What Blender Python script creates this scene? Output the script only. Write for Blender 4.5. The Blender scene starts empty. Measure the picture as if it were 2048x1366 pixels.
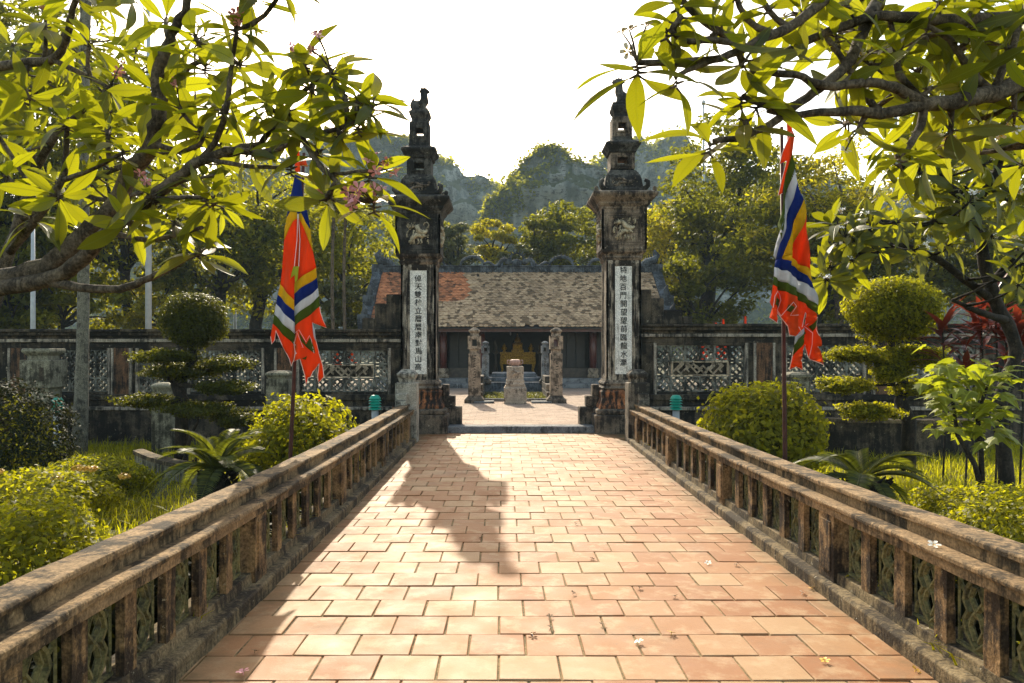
import bpy, bmesh, math, random
import numpy as np
from mathutils import Vector, Matrix, Euler, noise as mnoise

random.seed(7); RNG = np.random.default_rng(7)
SC = bpy.context.scene
COL = SC.collection
R = math.radians

# ------------------------------------------------------------------ camera, sky, sun, exposure
FPX, VX, VY, EYE = 1490.0, 1005.0, 700.0, 1.6       # focal length and vanishing point in 2048 px units, eye height
cam = bpy.data.cameras.new('camera'); cam_o = bpy.data.objects.new('camera', cam); COL.objects.link(cam_o)
cam_o.location = (0, 0, EYE); cam_o.rotation_euler = (R(90), 0, 0)
cam.sensor_width = 36; cam.lens = FPX / 2048 * 36
cam.shift_x = (1024 - VX) / 2048; cam.shift_y = (VY - 683) / 2048
cam.clip_start = .05; cam.clip_end = 3000
SC.camera = cam_o
SUN_EL, SUN_AZ = 34.5, 9.4                            # elevation; degrees left of straight ahead
w = bpy.data.worlds.new('World'); SC.world = w; w.use_nodes = True
wt = w.node_tree; wt.nodes.clear()
sky = wt.nodes.new('ShaderNodeTexSky'); sky.sky_type = 'NISHITA'; sky.sun_disc = False
sky.sun_elevation = R(SUN_EL); sky.sun_rotation = R(-SUN_AZ)
sky.air_density = 1.0; sky.dust_density = 1.5; sky.ozone_density = .6
bg = wt.nodes.new('ShaderNodeBackground'); bg.inputs[1].default_value = 0.15
wo = wt.nodes.new('ShaderNodeOutputWorld')
warm = wt.nodes.new('ShaderNodeMix'); warm.data_type = 'RGBA'; warm.blend_type = 'MULTIPLY'; warm.inputs[0].default_value = 1; warm.inputs[7].default_value = (1, .88, .70, 1)   # hazy warm air
wt.links.new(sky.outputs[0], warm.inputs[6]); wt.links.new(warm.outputs[2], bg.inputs[0]); wt.links.new(bg.outputs[0], wo.inputs[0])
sun = bpy.data.lights.new('sun', 'SUN'); sun.energy = 2.65; sun.angle = R(.55); sun.color = (1, .89, .70)
sun_o = bpy.data.objects.new('sun', sun); COL.objects.link(sun_o)
sd = Vector((-math.sin(R(SUN_AZ)) * math.cos(R(SUN_EL)), math.cos(R(SUN_AZ)) * math.cos(R(SUN_EL)), math.sin(R(SUN_EL))))
sun_o.rotation_euler = sd.to_track_quat('Z', 'Y').to_euler(); sun_o.location = sd * 60
SC.view_settings.view_transform = 'Standard'; SC.view_settings.look = 'None'
SC.view_settings.exposure = 1.66; SC.view_settings.gamma = 1
SC.render.engine = 'CYCLES'
cy = SC.cycles; cy.max_bounces = 6; cy.diffuse_bounces = 3; cy.glossy_bounces = 2; cy.transmission_bounces = 4
cy.transparent_max_bounces = 8; cy.volume_bounces = 0; cy.use_denoising = True; cy.caustics_reflective = False; cy.caustics_refractive = False

def P(x, y, Y):
    """world point that the photograph shows at pixel (x, y), Y metres ahead"""
    return Vector(((x - VX) / FPX * Y, Y, EYE + (VY - y) / FPX * Y))

def drop(Y):
    """the bridge deck falls gently towards the gate"""
    return -.11 * (1 - math.exp(-max(0, Y - 3) / 4))

# ------------------------------------------------------------------ materials
MATS = {}
def newmat(name):
    m = bpy.data.materials.new(name); m.use_nodes = True
    t = m.node_tree; t.nodes.clear()
    out = t.nodes.new('ShaderNodeOutputMaterial')
    MATS[name] = m
    return m, t, out
def nd(t, typ, props=None, **ins):
    n = t.nodes.new(typ)
    for k, v in (props or {}).items(): setattr(n, k, v)
    for k, v in ins.items():
        s = n.inputs[int(k[1:])] if k[0] == 'i' and k[1:].isdigit() else n.inputs[k.replace('_', ' ')]
        if isinstance(v, bpy.types.NodeSocket): t.links.new(v, s)
        else: s.default_value = v
    return n
def c4(c): return (*c, 1) if len(c) == 3 else c
def mixc(t, fac, a, b, mode='MIX'):
    n = t.nodes.new('ShaderNodeMix'); n.data_type = 'RGBA'; n.blend_type = mode
    for s, v in ((n.inputs[0], fac), (n.inputs[6], a), (n.inputs[7], b)):
        if isinstance(v, bpy.types.NodeSocket): t.links.new(v, s)
        else: s.default_value = c4(v) if isinstance(v, tuple) else v
    return n.outputs[2]
def ramp(t, v, a, b):
    n = nd(t, 'ShaderNodeMapRange', {'interpolation_type': 'SMOOTHSTEP'}, Value=v)
    n.inputs['From Min'].default_value = a; n.inputs['From Max'].default_value = b
    return n.outputs[0]
def noise_(t, scale, detail=6, vec=None, rough=.6, stretch=None):
    if vec is None: vec = nd(t, 'ShaderNodeNewGeometry').outputs['Position']
    if stretch:
        vec = nd(t, 'ShaderNodeVectorMath', {'operation': 'MULTIPLY'}, i0=vec, i1=stretch).outputs[0]
    return nd(t, 'ShaderNodeTexNoise', Vector=vec, Scale=scale, Detail=detail, Roughness=rough).outputs[0]
def mathn(t, op, a, b=0.0):
    return nd(t, 'ShaderNodeMath', {'operation': op}, i0=a, i1=b).outputs[0]

def weathered(name, c1, c2, stain, amt=.5, scale=2.0, rough=.9, bump=.35, streak=.5, spots=None, spec=.25, soft=.12):
    """mineral surface: two tones, dark lichen stains with a shape of their own, vertical run marks, grain"""
    m, t, out = newmat(name)
    col = mixc(t, ramp(t, noise_(t, scale * 2.2), .35, .65), c1, c2)
    s1 = noise_(t, scale, 9, rough=.7)
    s2 = noise_(t, scale * 1.6, 6, stretch=(5, 5, .55))
    s = mathn(t, 'ADD', mathn(t, 'MULTIPLY', s1, 1 - streak * .6), mathn(t, 'MULTIPLY', s2, streak * .6))
    th = .5 + (.5 - amt) * .42
    col = mixc(t, ramp(t, s, th - soft * .5, th + soft * .5), col, stain)
    fine = noise_(t, 60, 4)
    col = mixc(t, .75, col, mixc(t, ramp(t, fine, .3, .7), (.4, .4, .4), (1.35, 1.35, 1.35)), 'MULTIPLY')
    if spots:
        col = mixc(t, ramp(t, noise_(t, scale * 9, 5, rough=.75), .62, .7), col, spots)
    h = mathn(t, 'ADD', mathn(t, 'MULTIPLY', s1, 1.2), mathn(t, 'MULTIPLY', fine, .5))
    bp = nd(t, 'ShaderNodeBump', Strength=bump, Distance=.02, Height=h)
    b = nd(t, 'ShaderNodeBsdfPrincipled', Base_Color=col, Roughness=rough, Normal=bp.outputs[0])
    b.inputs['Specular IOR Level'].default_value = spec
    t.links.new(b.outputs[0], out.inputs[0])
    return m
def plain(name, c, rough=.6, var=.25, metallic=0.0, scale=8, spec=.5, bump=0.0):
    m, t, out = newmat(name)
    n = noise_(t, scale)
    col = mixc(t, ramp(t, n, .3, .7), tuple(v * (1 - var) for v in c), tuple(min(1, v * (1 + var)) for v in c))
    b = nd(t, 'ShaderNodeBsdfPrincipled', Base_Color=col, Roughness=rough, Metallic=metallic)
    b.inputs['Specular IOR Level'].default_value = spec
    if bump:
        t.links.new(nd(t, 'ShaderNodeBump', Strength=bump, Distance=.02, Height=noise_(t, scale * 3)).outputs[0], b.inputs['Normal'])
    t.links.new(b.outputs[0], out.inputs[0])
    return m
def foliage(name, base, base2, trans, mix=.42, rough=.45, spec=.35, veins=False):
    """leaf: reflecting face plus light passing through; tone varies from leaf to leaf"""
    m, t, out = newmat(name)
    if veins:
        rnd = nd(t, 'ShaderNodeObjectInfo').outputs['Random']
        rnd = mathn(t, 'FRACT', mathn(t, 'ADD', rnd, mathn(t, 'MULTIPLY', nd(t, 'ShaderNodeAttribute', {'attribute_name': 'rnd'}).outputs['Fac'], .97)))
    else:
        rnd = nd(t, 'ShaderNodeAttribute', {'attribute_name': 'rnd'}).outputs['Fac']
    col = mixc(t, rnd, base, base2)
    tcol = mixc(t, rnd, tuple(v * .5 for v in trans), tuple(v * 1.25 for v in trans))
    b = nd(t, 'ShaderNodeBsdfPrincipled', Base_Color=col, Roughness=rough)
    b.inputs['Specular IOR Level'].default_value = spec
    tr = nd(t, 'ShaderNodeBsdfTranslucent', Color=tcol)
    if veins:
        uv = nd(t, 'ShaderNodeUVMap').outputs[0]
        sx = nd(t, 'ShaderNodeSeparateXYZ', Vector=uv)
        ax = mathn(t, 'ABSOLUTE', mathn(t, 'SUBTRACT', sx.outputs[0], .5))
        rib = mathn(t, 'SUBTRACT', 1.0, ramp(t, ax, .012, .05))
        vv = mathn(t, 'SINE', mathn(t, 'MULTIPLY', mathn(t, 'SUBTRACT', sx.outputs[1], mathn(t, 'MULTIPLY', ax, .22)), 130.0))
        vm = mathn(t, 'MULTIPLY', ramp(t, vv, .72, 1.0), .35)
        both = mathn(t, 'MAXIMUM', rib, vm)
        b2 = mixc(t, both, col, tuple(min(1, v * 2.2) for v in base2))
        t.links.new(b2, b.inputs['Base Color'])
        t2 = mixc(t, both, tcol, tuple(v * .55 for v in trans)); t.links.new(t2, tr.inputs[0])
        bpn = nd(t, 'ShaderNodeBump', Strength=.5, Distance=.004, Height=mathn(t, 'SUBTRACT', 0.0, both))
        t.links.new(bpn.outputs[0], b.inputs['Normal'])
    mx = nd(t, 'ShaderNodeMixShader', i0=mix, i1=b.outputs[0], i2=tr.outputs[0])
    t.links.new(mx.outputs[0], out.inputs[0])
    return m
def cloth(name, c, tr=.45):
    m, t, out = newmat(name)
    wv = noise_(t, 9, 3, stretch=(3, 1, .4))
    col = mixc(t, ramp(t, wv, .3, .7), tuple(v * .85 for v in c), c)
    d = nd(t, 'ShaderNodeBsdfPrincipled', Base_Color=col, Roughness=.75)
    d.inputs['Specular IOR Level'].default_value = .2
    bpn = nd(t, 'ShaderNodeBump', Strength=.25, Distance=.03, Height=wv); t.links.new(bpn.outputs[0], d.inputs['Normal'])
    tl = nd(t, 'ShaderNodeBsdfTranslucent', Color=col)
    mx = nd(t, 'ShaderNodeMixShader', i0=tr, i1=d.outputs[0], i2=tl.outputs[0])
    t.links.new(mx.outputs[0], out.inputs[0])
    return m

def terracotta(name):
    m, t, out = newmat(name)
    oi = nd(t, 'ShaderNodeObjectInfo').outputs['Random']
    at = nd(t, 'ShaderNodeAttribute', {'attribute_name': 'rnd'}).outputs['Fac']
    rv = mathn(t, 'FRACT', mathn(t, 'ADD', oi, mathn(t, 'MULTIPLY', at, .97)))
    rv2 = mathn(t, 'FRACT', mathn(t, 'MULTIPLY', rv, 7.31))
    col = mixc(t, rv, (.255, .105, .036), (.31, .15, .06))
    col = mixc(t, ramp(t, rv2, .6, 1.0), col, (.35, .215, .105))
    bl = ramp(t, noise_(t, 5.5, 8, rough=.65), .47, .68)                      # pale bloom
    col = mixc(t, mathn(t, 'MULTIPLY', bl, .6), col, (.42, .295, .165))
    gr = ramp(t, noise_(t, 1.3, 7, rough=.7), .5, .72)                        # grey dirt
    col = mixc(t, mathn(t, 'MULTIPLY', gr, .55), col, (.18, .12, .07))
    dk = ramp(t, noise_(t, 24, 5, rough=.7), .66, .74)
    col = mixc(t, mathn(t, 'MULTIPLY', dk, .5), col, (.13, .08, .05))
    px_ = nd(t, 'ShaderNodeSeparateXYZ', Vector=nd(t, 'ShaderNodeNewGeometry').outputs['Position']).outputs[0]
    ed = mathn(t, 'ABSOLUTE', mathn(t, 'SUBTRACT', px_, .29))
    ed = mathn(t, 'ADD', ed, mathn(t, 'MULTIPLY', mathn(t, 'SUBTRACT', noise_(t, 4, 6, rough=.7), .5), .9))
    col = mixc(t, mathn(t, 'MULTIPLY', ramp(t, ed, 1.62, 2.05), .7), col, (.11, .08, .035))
    fine = noise_(t, 90, 3)
    col = mixc(t, .35, col, mixc(t, fine, (.6, .6, .6), (1.25, 1.25, 1.25)), 'MULTIPLY')
    h = mathn(t, 'ADD', noise_(t, 9, 5), mathn(t, 'MULTIPLY', fine, .3))
    bp = nd(t, 'ShaderNodeBump', Strength=.22, Distance=.012, Height=h)
    b = nd(t, 'ShaderNodeBsdfPrincipled', Base_Color=col, Normal=bp.outputs[0])
    t.links.new(ramp(t, noise_(t, 4, 5), .3, .75), b.inputs['Roughness'])
    rr = nd(t, 'ShaderNodeMapRange', Value=noise_(t, 4, 5)); rr.inputs['To Min'].default_value = .48; rr.inputs['To Max'].default_value = .85
    t.links.new(rr.outputs[0], b.inputs['Roughness'])
    b.inputs['Specular IOR Level'].default_value = .3
    t.links.new(b.outputs[0], out.inputs[0])
    return m

terracotta('terracotta')
def rooftile(name, dark, mid, light):
    m, t, out = newmat(name)
    rv = nd(t, 'ShaderNodeAttribute', {'attribute_name': 'rnd'}).outputs['Fac']
    col = mixc(t, rv, mid, light)
    col = mixc(t, ramp(t, mathn(t, 'FRACT', mathn(t, 'MULTIPLY', rv, 5.7)), .68, .80), col, dark)      # blackened single tiles
    col = mixc(t, mathn(t, 'MULTIPLY', ramp(t, noise_(t, 1.1, 8, rough=.7), .46, .66), .6), col, dark)     # lichen patches
    b = nd(t, 'ShaderNodeBsdfPrincipled', Base_Color=col, Roughness=.9)
    b.inputs['Specular IOR Level'].default_value = .15
    t.links.new(b.outputs[0], out.inputs[0])
rooftile('roof_grey', (.13, .09, .055), (.33, .225, .135), (.50, .355, .215))
rooftile('roof_orange', (.14, .07, .04), (.34, .13, .06), (.55, .22, .10))
weathered('mortar', (.25, .185, .09), (.18, .135, .065), (.09, .07, .035), .4, 3)
weathered('rail_stone', (.31, .205, .105), (.20, .132, .068), (.045, .033, .02), .47, 2.8, spots=(.37, .27, .15), bump=.6)
weathered('kerb_stone', (.22, .165, .088), (.15, .11, .058), (.04, .03, .019), .5, 2.6, spots=(.36, .33, .25), bump=.6)
weathered('baluster_stone', (.33, .205, .09), (.20, .12, .055), (.035, .024, .015), .5, 3.2, spots=(.4, .32, .2), bump=.6)
weathered('moss_ceramic', (.20, .17, .065), (.12, .11, .045), (.06, .055, .03), .38, 6)
weathered('altar_stone', (.50, .41, .31), (.37, .30, .225), (.13, .10, .075), .38, 4)
weathered('post_dark', (.26, .22, .165), (.16, .135, .10), (.03, .026, .021), .52, 2.2)
weathered('post_plaster', (.42, .39, .32), (.30, .275, .22), (.06, .055, .045), .45, 2.2)
weathered('pillar_shaft', (.50, .43, .33), (.26, .21, .155), (.026, .022, .018), .54, 1.7, streak=.9, spots=(.5, .45, .36), bump=.5)
weathered('pillar_dark', (.112, .103, .086), (.062, .057, .048), (.016, .015, .013), .55, 2.2, spots=(.36, .29, .2), bump=.8)
weathered('pillar_brown', (.29, .225, .16), (.16, .122, .086), (.025, .02, .016), .52, 2.0, spots=(.42, .35, .26), bump=.7)
weathered('ochre_plaster', (.44, .17, .065), (.28, .115, .05), (.022, .018, .015), .56, 2.0, streak=.8)
weathered('base_stone', (.20, .155, .11), (.115, .09, .065), (.028, .024, .02), .5, 2.4, spots=(.38, .33, .25), bump=.7)
weathered('panel_white', (.80, .77, .70), (.68, .65, .58), (.16, .14, .11), .24, 2.8, streak=.8, soft=.2)
weathered('relief_cream', (.52, .44, .29), (.36, .30, .20), (.06, .05, .035), .42, 7)
plain('ink_black', (.012, .012, .013), .7)
weathered('wall_dark', (.125, .098, .066), (.07, .055, .038), (.016, .014, .011), .55, 1.6, spots=(.32, .28, .2), bump=.7)
weathered('wall_light', (.42, .36, .28), (.28, .24, .19), (.04, .036, .03), .45, 2.2, streak=.8)
weathered('openwork', (.26, .255, .21), (.15, .15, .125), (.03, .03, .026), .5, 3.0)
weathered('fret_tan', (.46, .37, .26), (.32, .25, .17), (.05, .042, .03), .4, 4)
weathered('courtyard_tile', (.44, .33, .245), (.40, .30, .23), (.27, .19, .135), .4, 1.2, soft=.3, bump=.2)
weathered('courtyard_joint', (.30, .24, .18), (.25, .20, .15), (.14, .11, .08), .4, 2)
weathered('grey_stone', (.24, .24, .235), (.16, .16, .16), (.06, .06, .06), .4, 2.5)
weathered('blue_stone', (.17, .19, .21), (.11, .125, .14), (.04, .045, .05), .45, 2.5)
weathered('tan_stone', (.40, .31, .22), (.27, .205, .145), (.07, .055, .04), .44, 4)
weathered('ridge_stone', (.11, .125, .14), (.075, .085, .095), (.025, .027, .03), .5, 2, spots=(.3, .3, .28))
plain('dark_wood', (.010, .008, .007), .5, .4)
plain('brown_wood', (.05, .036, .024), .6, .4)
plain('red_lacquer', (.075, .018, .014), .4, .3)
plain('gold', (.34, .19, .018), .4, .7, .5, 26, bump=.9)
weathered('pilaster_brown', (.20, .10, .05), (.12, .065, .035), (.02, .017, .014), .5, 2.0, streak=.8)
weathered('post_mossy', (.30, .28, .20), (.20, .185, .13), (.05, .045, .032), .45, 2.2)
plain('green_plastic', (.006, .28, .19), .35, .12)
plain('lamp_stem', (.40, .42, .42), .5, .15)
plain('pole_white', (.38, .40, .41), .4, .1)
plain('pole_brown', (.055, .018, .012), .6, .3, 0, spec=.2)
weathered('bark', (.16, .125, .085), (.10, .075, .05), (.04, .03, .02), .45, 7, bump=.9, spots=(.27, .24, .18))
weathered('bark_dark', (.05, .04, .03), (.03, .024, .018), (.014, .012, .01), .5, 6, bump=.8)
weathered('palm_bark', (.22, .205, .155), (.15, .14, .105), (.06, .055, .045), .4, 7, spots=(.62, .61, .52), bump=.6)
weathered('soil', (.10, .085, .03), (.07, .07, .02), (.03, .03, .012), .4, 1.5)
foliage('leaf_plumeria', (.022, .037, .008), (.050, .068, .012), (.46, .46, .009), .43, .42, .33, veins=True)
foliage('leaf_shade', (.008, .012, .004), (.02, .026, .008), (.06, .06, .006), .2, .6, .1)  # near-black: shade put into the leaf colour of the hedge and gap strips
foliage('leaf_bush', (.040, .055, .008), (.21, .20, .012), (.64, .60, .010), .46, .5, .12)
foliage('leaf_bush_shaded', (.018, .025, .007), (.05, .058, .010), (.26, .26, .012), .35, .5, .15)  # darkened bush leaf; the left garden's shade is in its colour
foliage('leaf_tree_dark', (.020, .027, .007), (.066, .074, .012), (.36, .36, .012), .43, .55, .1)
foliage('leaf_tree', (.042, .050, .009), (.125, .128, .014), (.52, .50, .013), .47, .55, .1)
foliage('leaf_tree_bright', (.09, .09, .010), (.21, .18, .015), (.66, .58, .014), .5, .5, .2)
foliage('leaf_olive', (.05, .055, .018), (.09, .09, .03), (.28, .28, .05), .36, .5, .3)
foliage('leaf_grass', (.10, .12, .010), (.20, .19, .012), (.70, .66, .010), .52, .5, .15)
foliage('leaf_cycad', (.032, .045, .010), (.085, .095, .016), (.30, .32, .015), .33, .48, .28)
foliage('leaf_cordyline', (.10, .022, .016), (.035, .014, .012), (.50, .07, .025), .4, .35, .5)
foliage('leaf_maple', (.09, .12, .02), (.19, .21, .03), (.50, .54, .02), .45, .5, .2, veins=True)
plain('petal_white', (.80, .76, .66), .5, .08); plain('petal_yellow', (.80, .48, .04), .5, .15)
plain('petal_pink', (.75, .33, .36), .5, .2); plain('petal_brown', (.14, .085, .04), .8, .3)
cloth('cloth_red', (.70, .085, .008)); cloth('cloth_yellow', (.58, .40, .01)); cloth('cloth_blue', (.010, .032, .20))
cloth('cloth_white', (.52, .54, .58)); cloth('cloth_green', (.09, .13, .012)); cloth('cloth_lime', (.55, .62, .04))
plain('cord_white', (.75, .70, .66), .8, .08); plain('cord_pink', (.75, .55, .48), .8, .1)
def rockmat():
    m, t, out = newmat('karst_rock')
    pos = nd(t, 'ShaderNodeNewGeometry')
    r1 = noise_(t, .22, 9, rough=.65, stretch=(1.8, 1.8, .3))
    r2 = noise_(t, .9, 8, rough=.7, stretch=(1, 1, 2.4))
    col = mixc(t, ramp(t, r1, .35, .65), (.13, .155, .14), (.42, .43, .39))
    col = mixc(t, ramp(t, r2, .52, .62), col, (.08, .08, .075))
    nz = nd(t, 'ShaderNodeSeparateXYZ', Vector=pos.outputs['Normal']).outputs[2]
    veg = ramp(t, mathn(t, 'ADD', mathn(t, 'MULTIPLY', nz, .5), noise_(t, .12, 8, rough=.7)), .68, .80)
    col = mixc(t, veg, col, (.06, .075, .022))
    bp = nd(t, 'ShaderNodeBump', Strength=1.0, Distance=2.0, Height=mathn(t, 'ADD', r1, mathn(t, 'MULTIPLY', r2, .7)))
    b = nd(t, 'ShaderNodeBsdfPrincipled', Base_Color=col, Roughness=.95, Normal=bp.outputs[0])
    t.links.new(b.outputs[0], out.inputs[0])
rockmat()

# ------------------------------------------------------------------ scene helpers
def tag(o, label=None, cat=None, group=None, kind=None):
    for k, v in (('label', label), ('category', cat), ('group', group), ('kind', kind)):
        if v: o[k] = v
    return o
def thing(name, loc, label, cat, group=None):
    o = bpy.data.objects.new(name, None); COL.objects.link(o); o.location = loc
    o.empty_display_size = .1
    return tag(o, label, cat, group)
def link(name, me, parent=None, M=None):
    """link a mesh; its coordinates (after M) are world coordinates whatever the parent"""
    o = bpy.data.objects.new(name, me); COL.objects.link(o)
    M = M if M is not None else Matrix.Identity(4)
    if parent is not None:
        o.parent = parent
        base = parent
        while base.parent is not None: base = base.parent
        if parent.type == 'EMPTY': M = Matrix.Translation(-parent.location) @ M
        elif '_M' in WORLD and parent.name in WORLD['_M']: M = WORLD['_M'][parent.name].inverted() @ M
    o.matrix_basis = M
    return o
WORLD = {'_M': {}}
def link_pose(name, me, parent, M):
    """as link(), for a posed part that gets sub-parts of its own"""
    o = link(name, me, parent, M); WORLD['_M'][o.name] = M
    return o

class MB:
    def __init__(s): s.v = []; s.f = []; s.m = []
    def add(s, vs, fs, mi=0):
        k = len(s.v); s.v += [tuple(p) for p in vs]
        s.f += [tuple(i + k for i in f) for f in fs]; s.m += [mi] * len(fs)
        return s
    def box(s, x0, x1, y0, y1, z0, z1, mi=0, M=None):
        vs = [(x, y, z) for z in (z0, z1) for y in (y0, y1) for x in (x0, x1)]
        if M is not None: vs = [M @ Vector(p) for p in vs]
        return s.add(vs, [(0, 2, 3, 1), (4, 5, 7, 6), (0, 1, 5, 4), (2, 6, 7, 3), (0, 4, 6, 2), (1, 3, 7, 5)], mi)
    def cbox(s, c, sx, sy, sz, mi=0, rot=None):
        M = Matrix.Translation(c)
        if rot is not None: M = M @ Euler(rot).to_matrix().to_4x4()
        return s.box(-sx / 2, sx / 2, -sy / 2, sy / 2, -sz / 2, sz / 2, mi, M)
    def tube(s, pts, rad, n=6, mi=0, cap=True):
        pts = [Vector(p) for p in pts]; k = len(pts)
        if not hasattr(rad, '__len__'): rad = [rad] * k
        T = [(pts[min(i + 1, k - 1)] - pts[max(i - 1, 0)]).normalized() for i in range(k)]
        up = Vector((0, 0, 1)) if abs(T[0].z) < .9 else Vector((1, 0, 0))
        a = T[0].cross(up).normalized(); vs = []
        for i in range(k):
            a = (a - T[i] * a.dot(T[i])); a = a.normalized() if a.length > 1e-6 else T[i].orthogonal().normalized()
            b = T[i].cross(a)
            vs += [pts[i] + (a * math.cos(2 * math.pi * j / n) + b * math.sin(2 * math.pi * j / n)) * rad[i] for j in range(n)]
        fs = [(i * n + j, i * n + (j + 1) % n, (i + 1) * n + (j + 1) % n, (i + 1) * n + j) for i in range(k - 1) for j in range(n)]
        if cap: fs += [tuple(range(n))[::-1], tuple(range((k - 1) * n, k * n))]
        return s.add(vs, fs, mi)
    def loft(s, rings, mi=0, closed=True, cap=True):
        n = len(rings[0]); vs = [p for r in rings for p in r]
        fs = [(i * n + j, i * n + (j + 1) % n, (i + 1) * n + (j + 1) % n, (i + 1) * n + j)
              for i in range(len(rings) - 1) for j in range(n if closed else n - 1)]
        if cap: fs += [tuple(range(n))[::-1], tuple(range((len(rings) - 1) * n, len(rings) * n))]
        return s.add(vs, fs, mi)
    def square(s, cx, cy, prof, mi=0, ry=1.0):
        """stack of square sections: prof = [(half width, z)...]"""
        return s.loft([[(cx - h, cy - h * ry, z), (cx + h, cy - h * ry, z), (cx + h, cy + h * ry, z), (cx - h, cy + h * ry, z)] for h, z in prof], mi)
    def lathe(s, c, prof, n=16, mi=0):
        return s.loft([[(c[0] + r * math.cos(2 * math.pi * j / n), c[1] + r * math.sin(2 * math.pi * j / n), c[2] + z) for j in range(n)] for r, z in prof], mi)
    def ell(s, c, r, n=10, k=6, mi=0, M=None):
        rings = []
        for i in range(k + 1):
            ph = -math.pi / 2 + math.pi * (i + .02 + (0 if i < k else -.04)) / k
            rings.append([Vector((r[0] * math.cos(ph) * math.cos(2 * math.pi * j / n), r[1] * math.cos(ph) * math.sin(2 * math.pi * j / n), r[2] * math.sin(ph))) for j in range(n)])
        rings = [[(M @ p if M is not None else p) + Vector(c) for p in rg] for rg in rings]
        return s.loft(rings, mi)
    def mesh(s, name, mats, smooth=False):
        me = bpy.data.meshes.new(name); me.from_pydata(s.v, [], s.f)
        for mm in (mats if isinstance(mats, (list, tuple)) else [mats]): me.materials.append(MATS[mm])
        if any(s.m): me.polygons.foreach_set('material_index', s.m)
        if smooth: me.polygons.foreach_set('use_smooth', [True] * len(s.f))
        me.update(); return me
    def build(s, name, mats, parent=None, smooth=False, bevel=0.0, M=None):
        o = link(name, s.mesh(name, mats, smooth), parent, M)
        if bevel: add_bevel(o, bevel)
        return o
def add_bevel(o, wd, seg=1):
    b = o.modifiers.new('bevel', 'BEVEL'); b.width = wd; b.segments = seg; b.limit_method = 'ANGLE'; b.angle_limit = R(40)
    return o

def npmesh(name, V, k, mat, rnd=None):
    """mesh of equal polygons with k corners each from an (n*k, 3) array, plus a per-face random tone"""
    n = len(V) // k
    me = bpy.data.meshes.new(name)
    me.vertices.add(n * k); me.vertices.foreach_set('co', np.asarray(V, dtype=np.float32).ravel())
    me.loops.add(n * k); me.loops.foreach_set('vertex_index', np.arange(n * k, dtype=np.int32))
    me.polygons.add(n); me.polygons.foreach_set('loop_start', np.arange(0, n * k, k, dtype=np.int32))
    a = me.attributes.new('rnd', 'FLOAT', 'FACE')
    a.data.foreach_set('value', (RNG.random(n) if rnd is None else rnd).astype(np.float32))
    me.materials.append(MATS[mat]); me.update(calc_edges=True); me.validate()
    return me
def unit(a): return a / np.maximum(np.linalg.norm(a, axis=-1, keepdims=True), 1e-9)
def leaves(name, pts, nrm, size, mat, parent, aspect=.45, tilt=.7, kind='stuff', droop=0.0):
    """many small folded leaf blades at pts, facing roughly along nrm"""
    n = len(pts); pts = np.asarray(pts)
    nn = unit(np.asarray(nrm) + RNG.normal(0, tilt, (n, 3)))
    ax = RNG.normal(0, 1, (n, 3)); ax[:, 2] -= droop
    ax = unit(ax - nn * (ax * nn).sum(1, keepdims=True))
    sd_ = np.cross(nn, ax)
    L = (np.asarray(size) * RNG.uniform(.65, 1.25, n))[:, None]
    a = pts - ax * L * .5; b = pts + sd_ * L * aspect * .5 + nn * L * .07 - ax * L * .05
    c = pts + ax * L * .5 - nn * L * .06; d = pts - sd_ * L * aspect * .5 + nn * L * .07 - ax * L * .05
    V = np.stack([a, b, c, d], 1).reshape(-1, 3)
    o = link(name, npmesh(name, V, 4, mat), parent)
    if kind: o['kind'] = kind
    return o
def blob(c, r, n, shell=.75, lump=.25, seed=0, flat=None):
    """points near the surface of a lumpy ellipsoid, with outward normals"""
    d = unit(RNG.normal(0, 1, (n, 3)))
    f = np.ones(n)
    if lump:
        ph = np.random.default_rng(seed + 11).uniform(0, 6.28, (5, 3)); kx = np.random.default_rng(seed + 5).uniform(2, 5.5, (5, 3))
        for i in range(5): f += lump / 2.5 * np.sin(d[:, 0] * kx[i, 0] + ph[i, 0]) * np.sin(d[:, 1] * kx[i, 1] + ph[i, 1]) * np.sin(d[:, 2] * kx[i, 2] + ph[i, 2])
    rr = (shell + (1 - shell) * RNG.random(n) ** .6) * f
    p = d * rr[:, None] * np.asarray(r) + np.asarray(c)
    if flat is not None: p[:, 2] = np.maximum(p[:, 2], flat + RNG.random(n) * .05)
    return p, unit(d / np.asarray(r))

# ------------------------------------------------------------------ ground, path, courtyard
GZ = -.28
def ground():
    me_v = []; me_f = []
    def zz(x, y):
        near = 1 if y < 16 else 0
        return GZ + .05 * mnoise.noise(Vector((x * .5, y * .5, 3))) * near - (.0 if y < 40 else .0)
    xs = [-600, -200, -80, -40, -20] + [-14 + i for i in range(29)] + [20, 40, 80, 200, 600]
    ys = [-60, -20, -5] + [0 + i for i in range(17)] + [20, 30, 60, 120, 250, 900]
    mb = MB(); n = len(xs)
    mb.add([(x, y, zz(x, y)) for y in ys for x in xs], [(j * n + i, j * n + i + 1, (j + 1) * n + i + 1, (j + 1) * n + i) for j in range(len(ys) - 1) for i in range(n - 1)])
    tag(mb.build('ground', 'soil', smooth=True), kind='structure')
ground()

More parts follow.
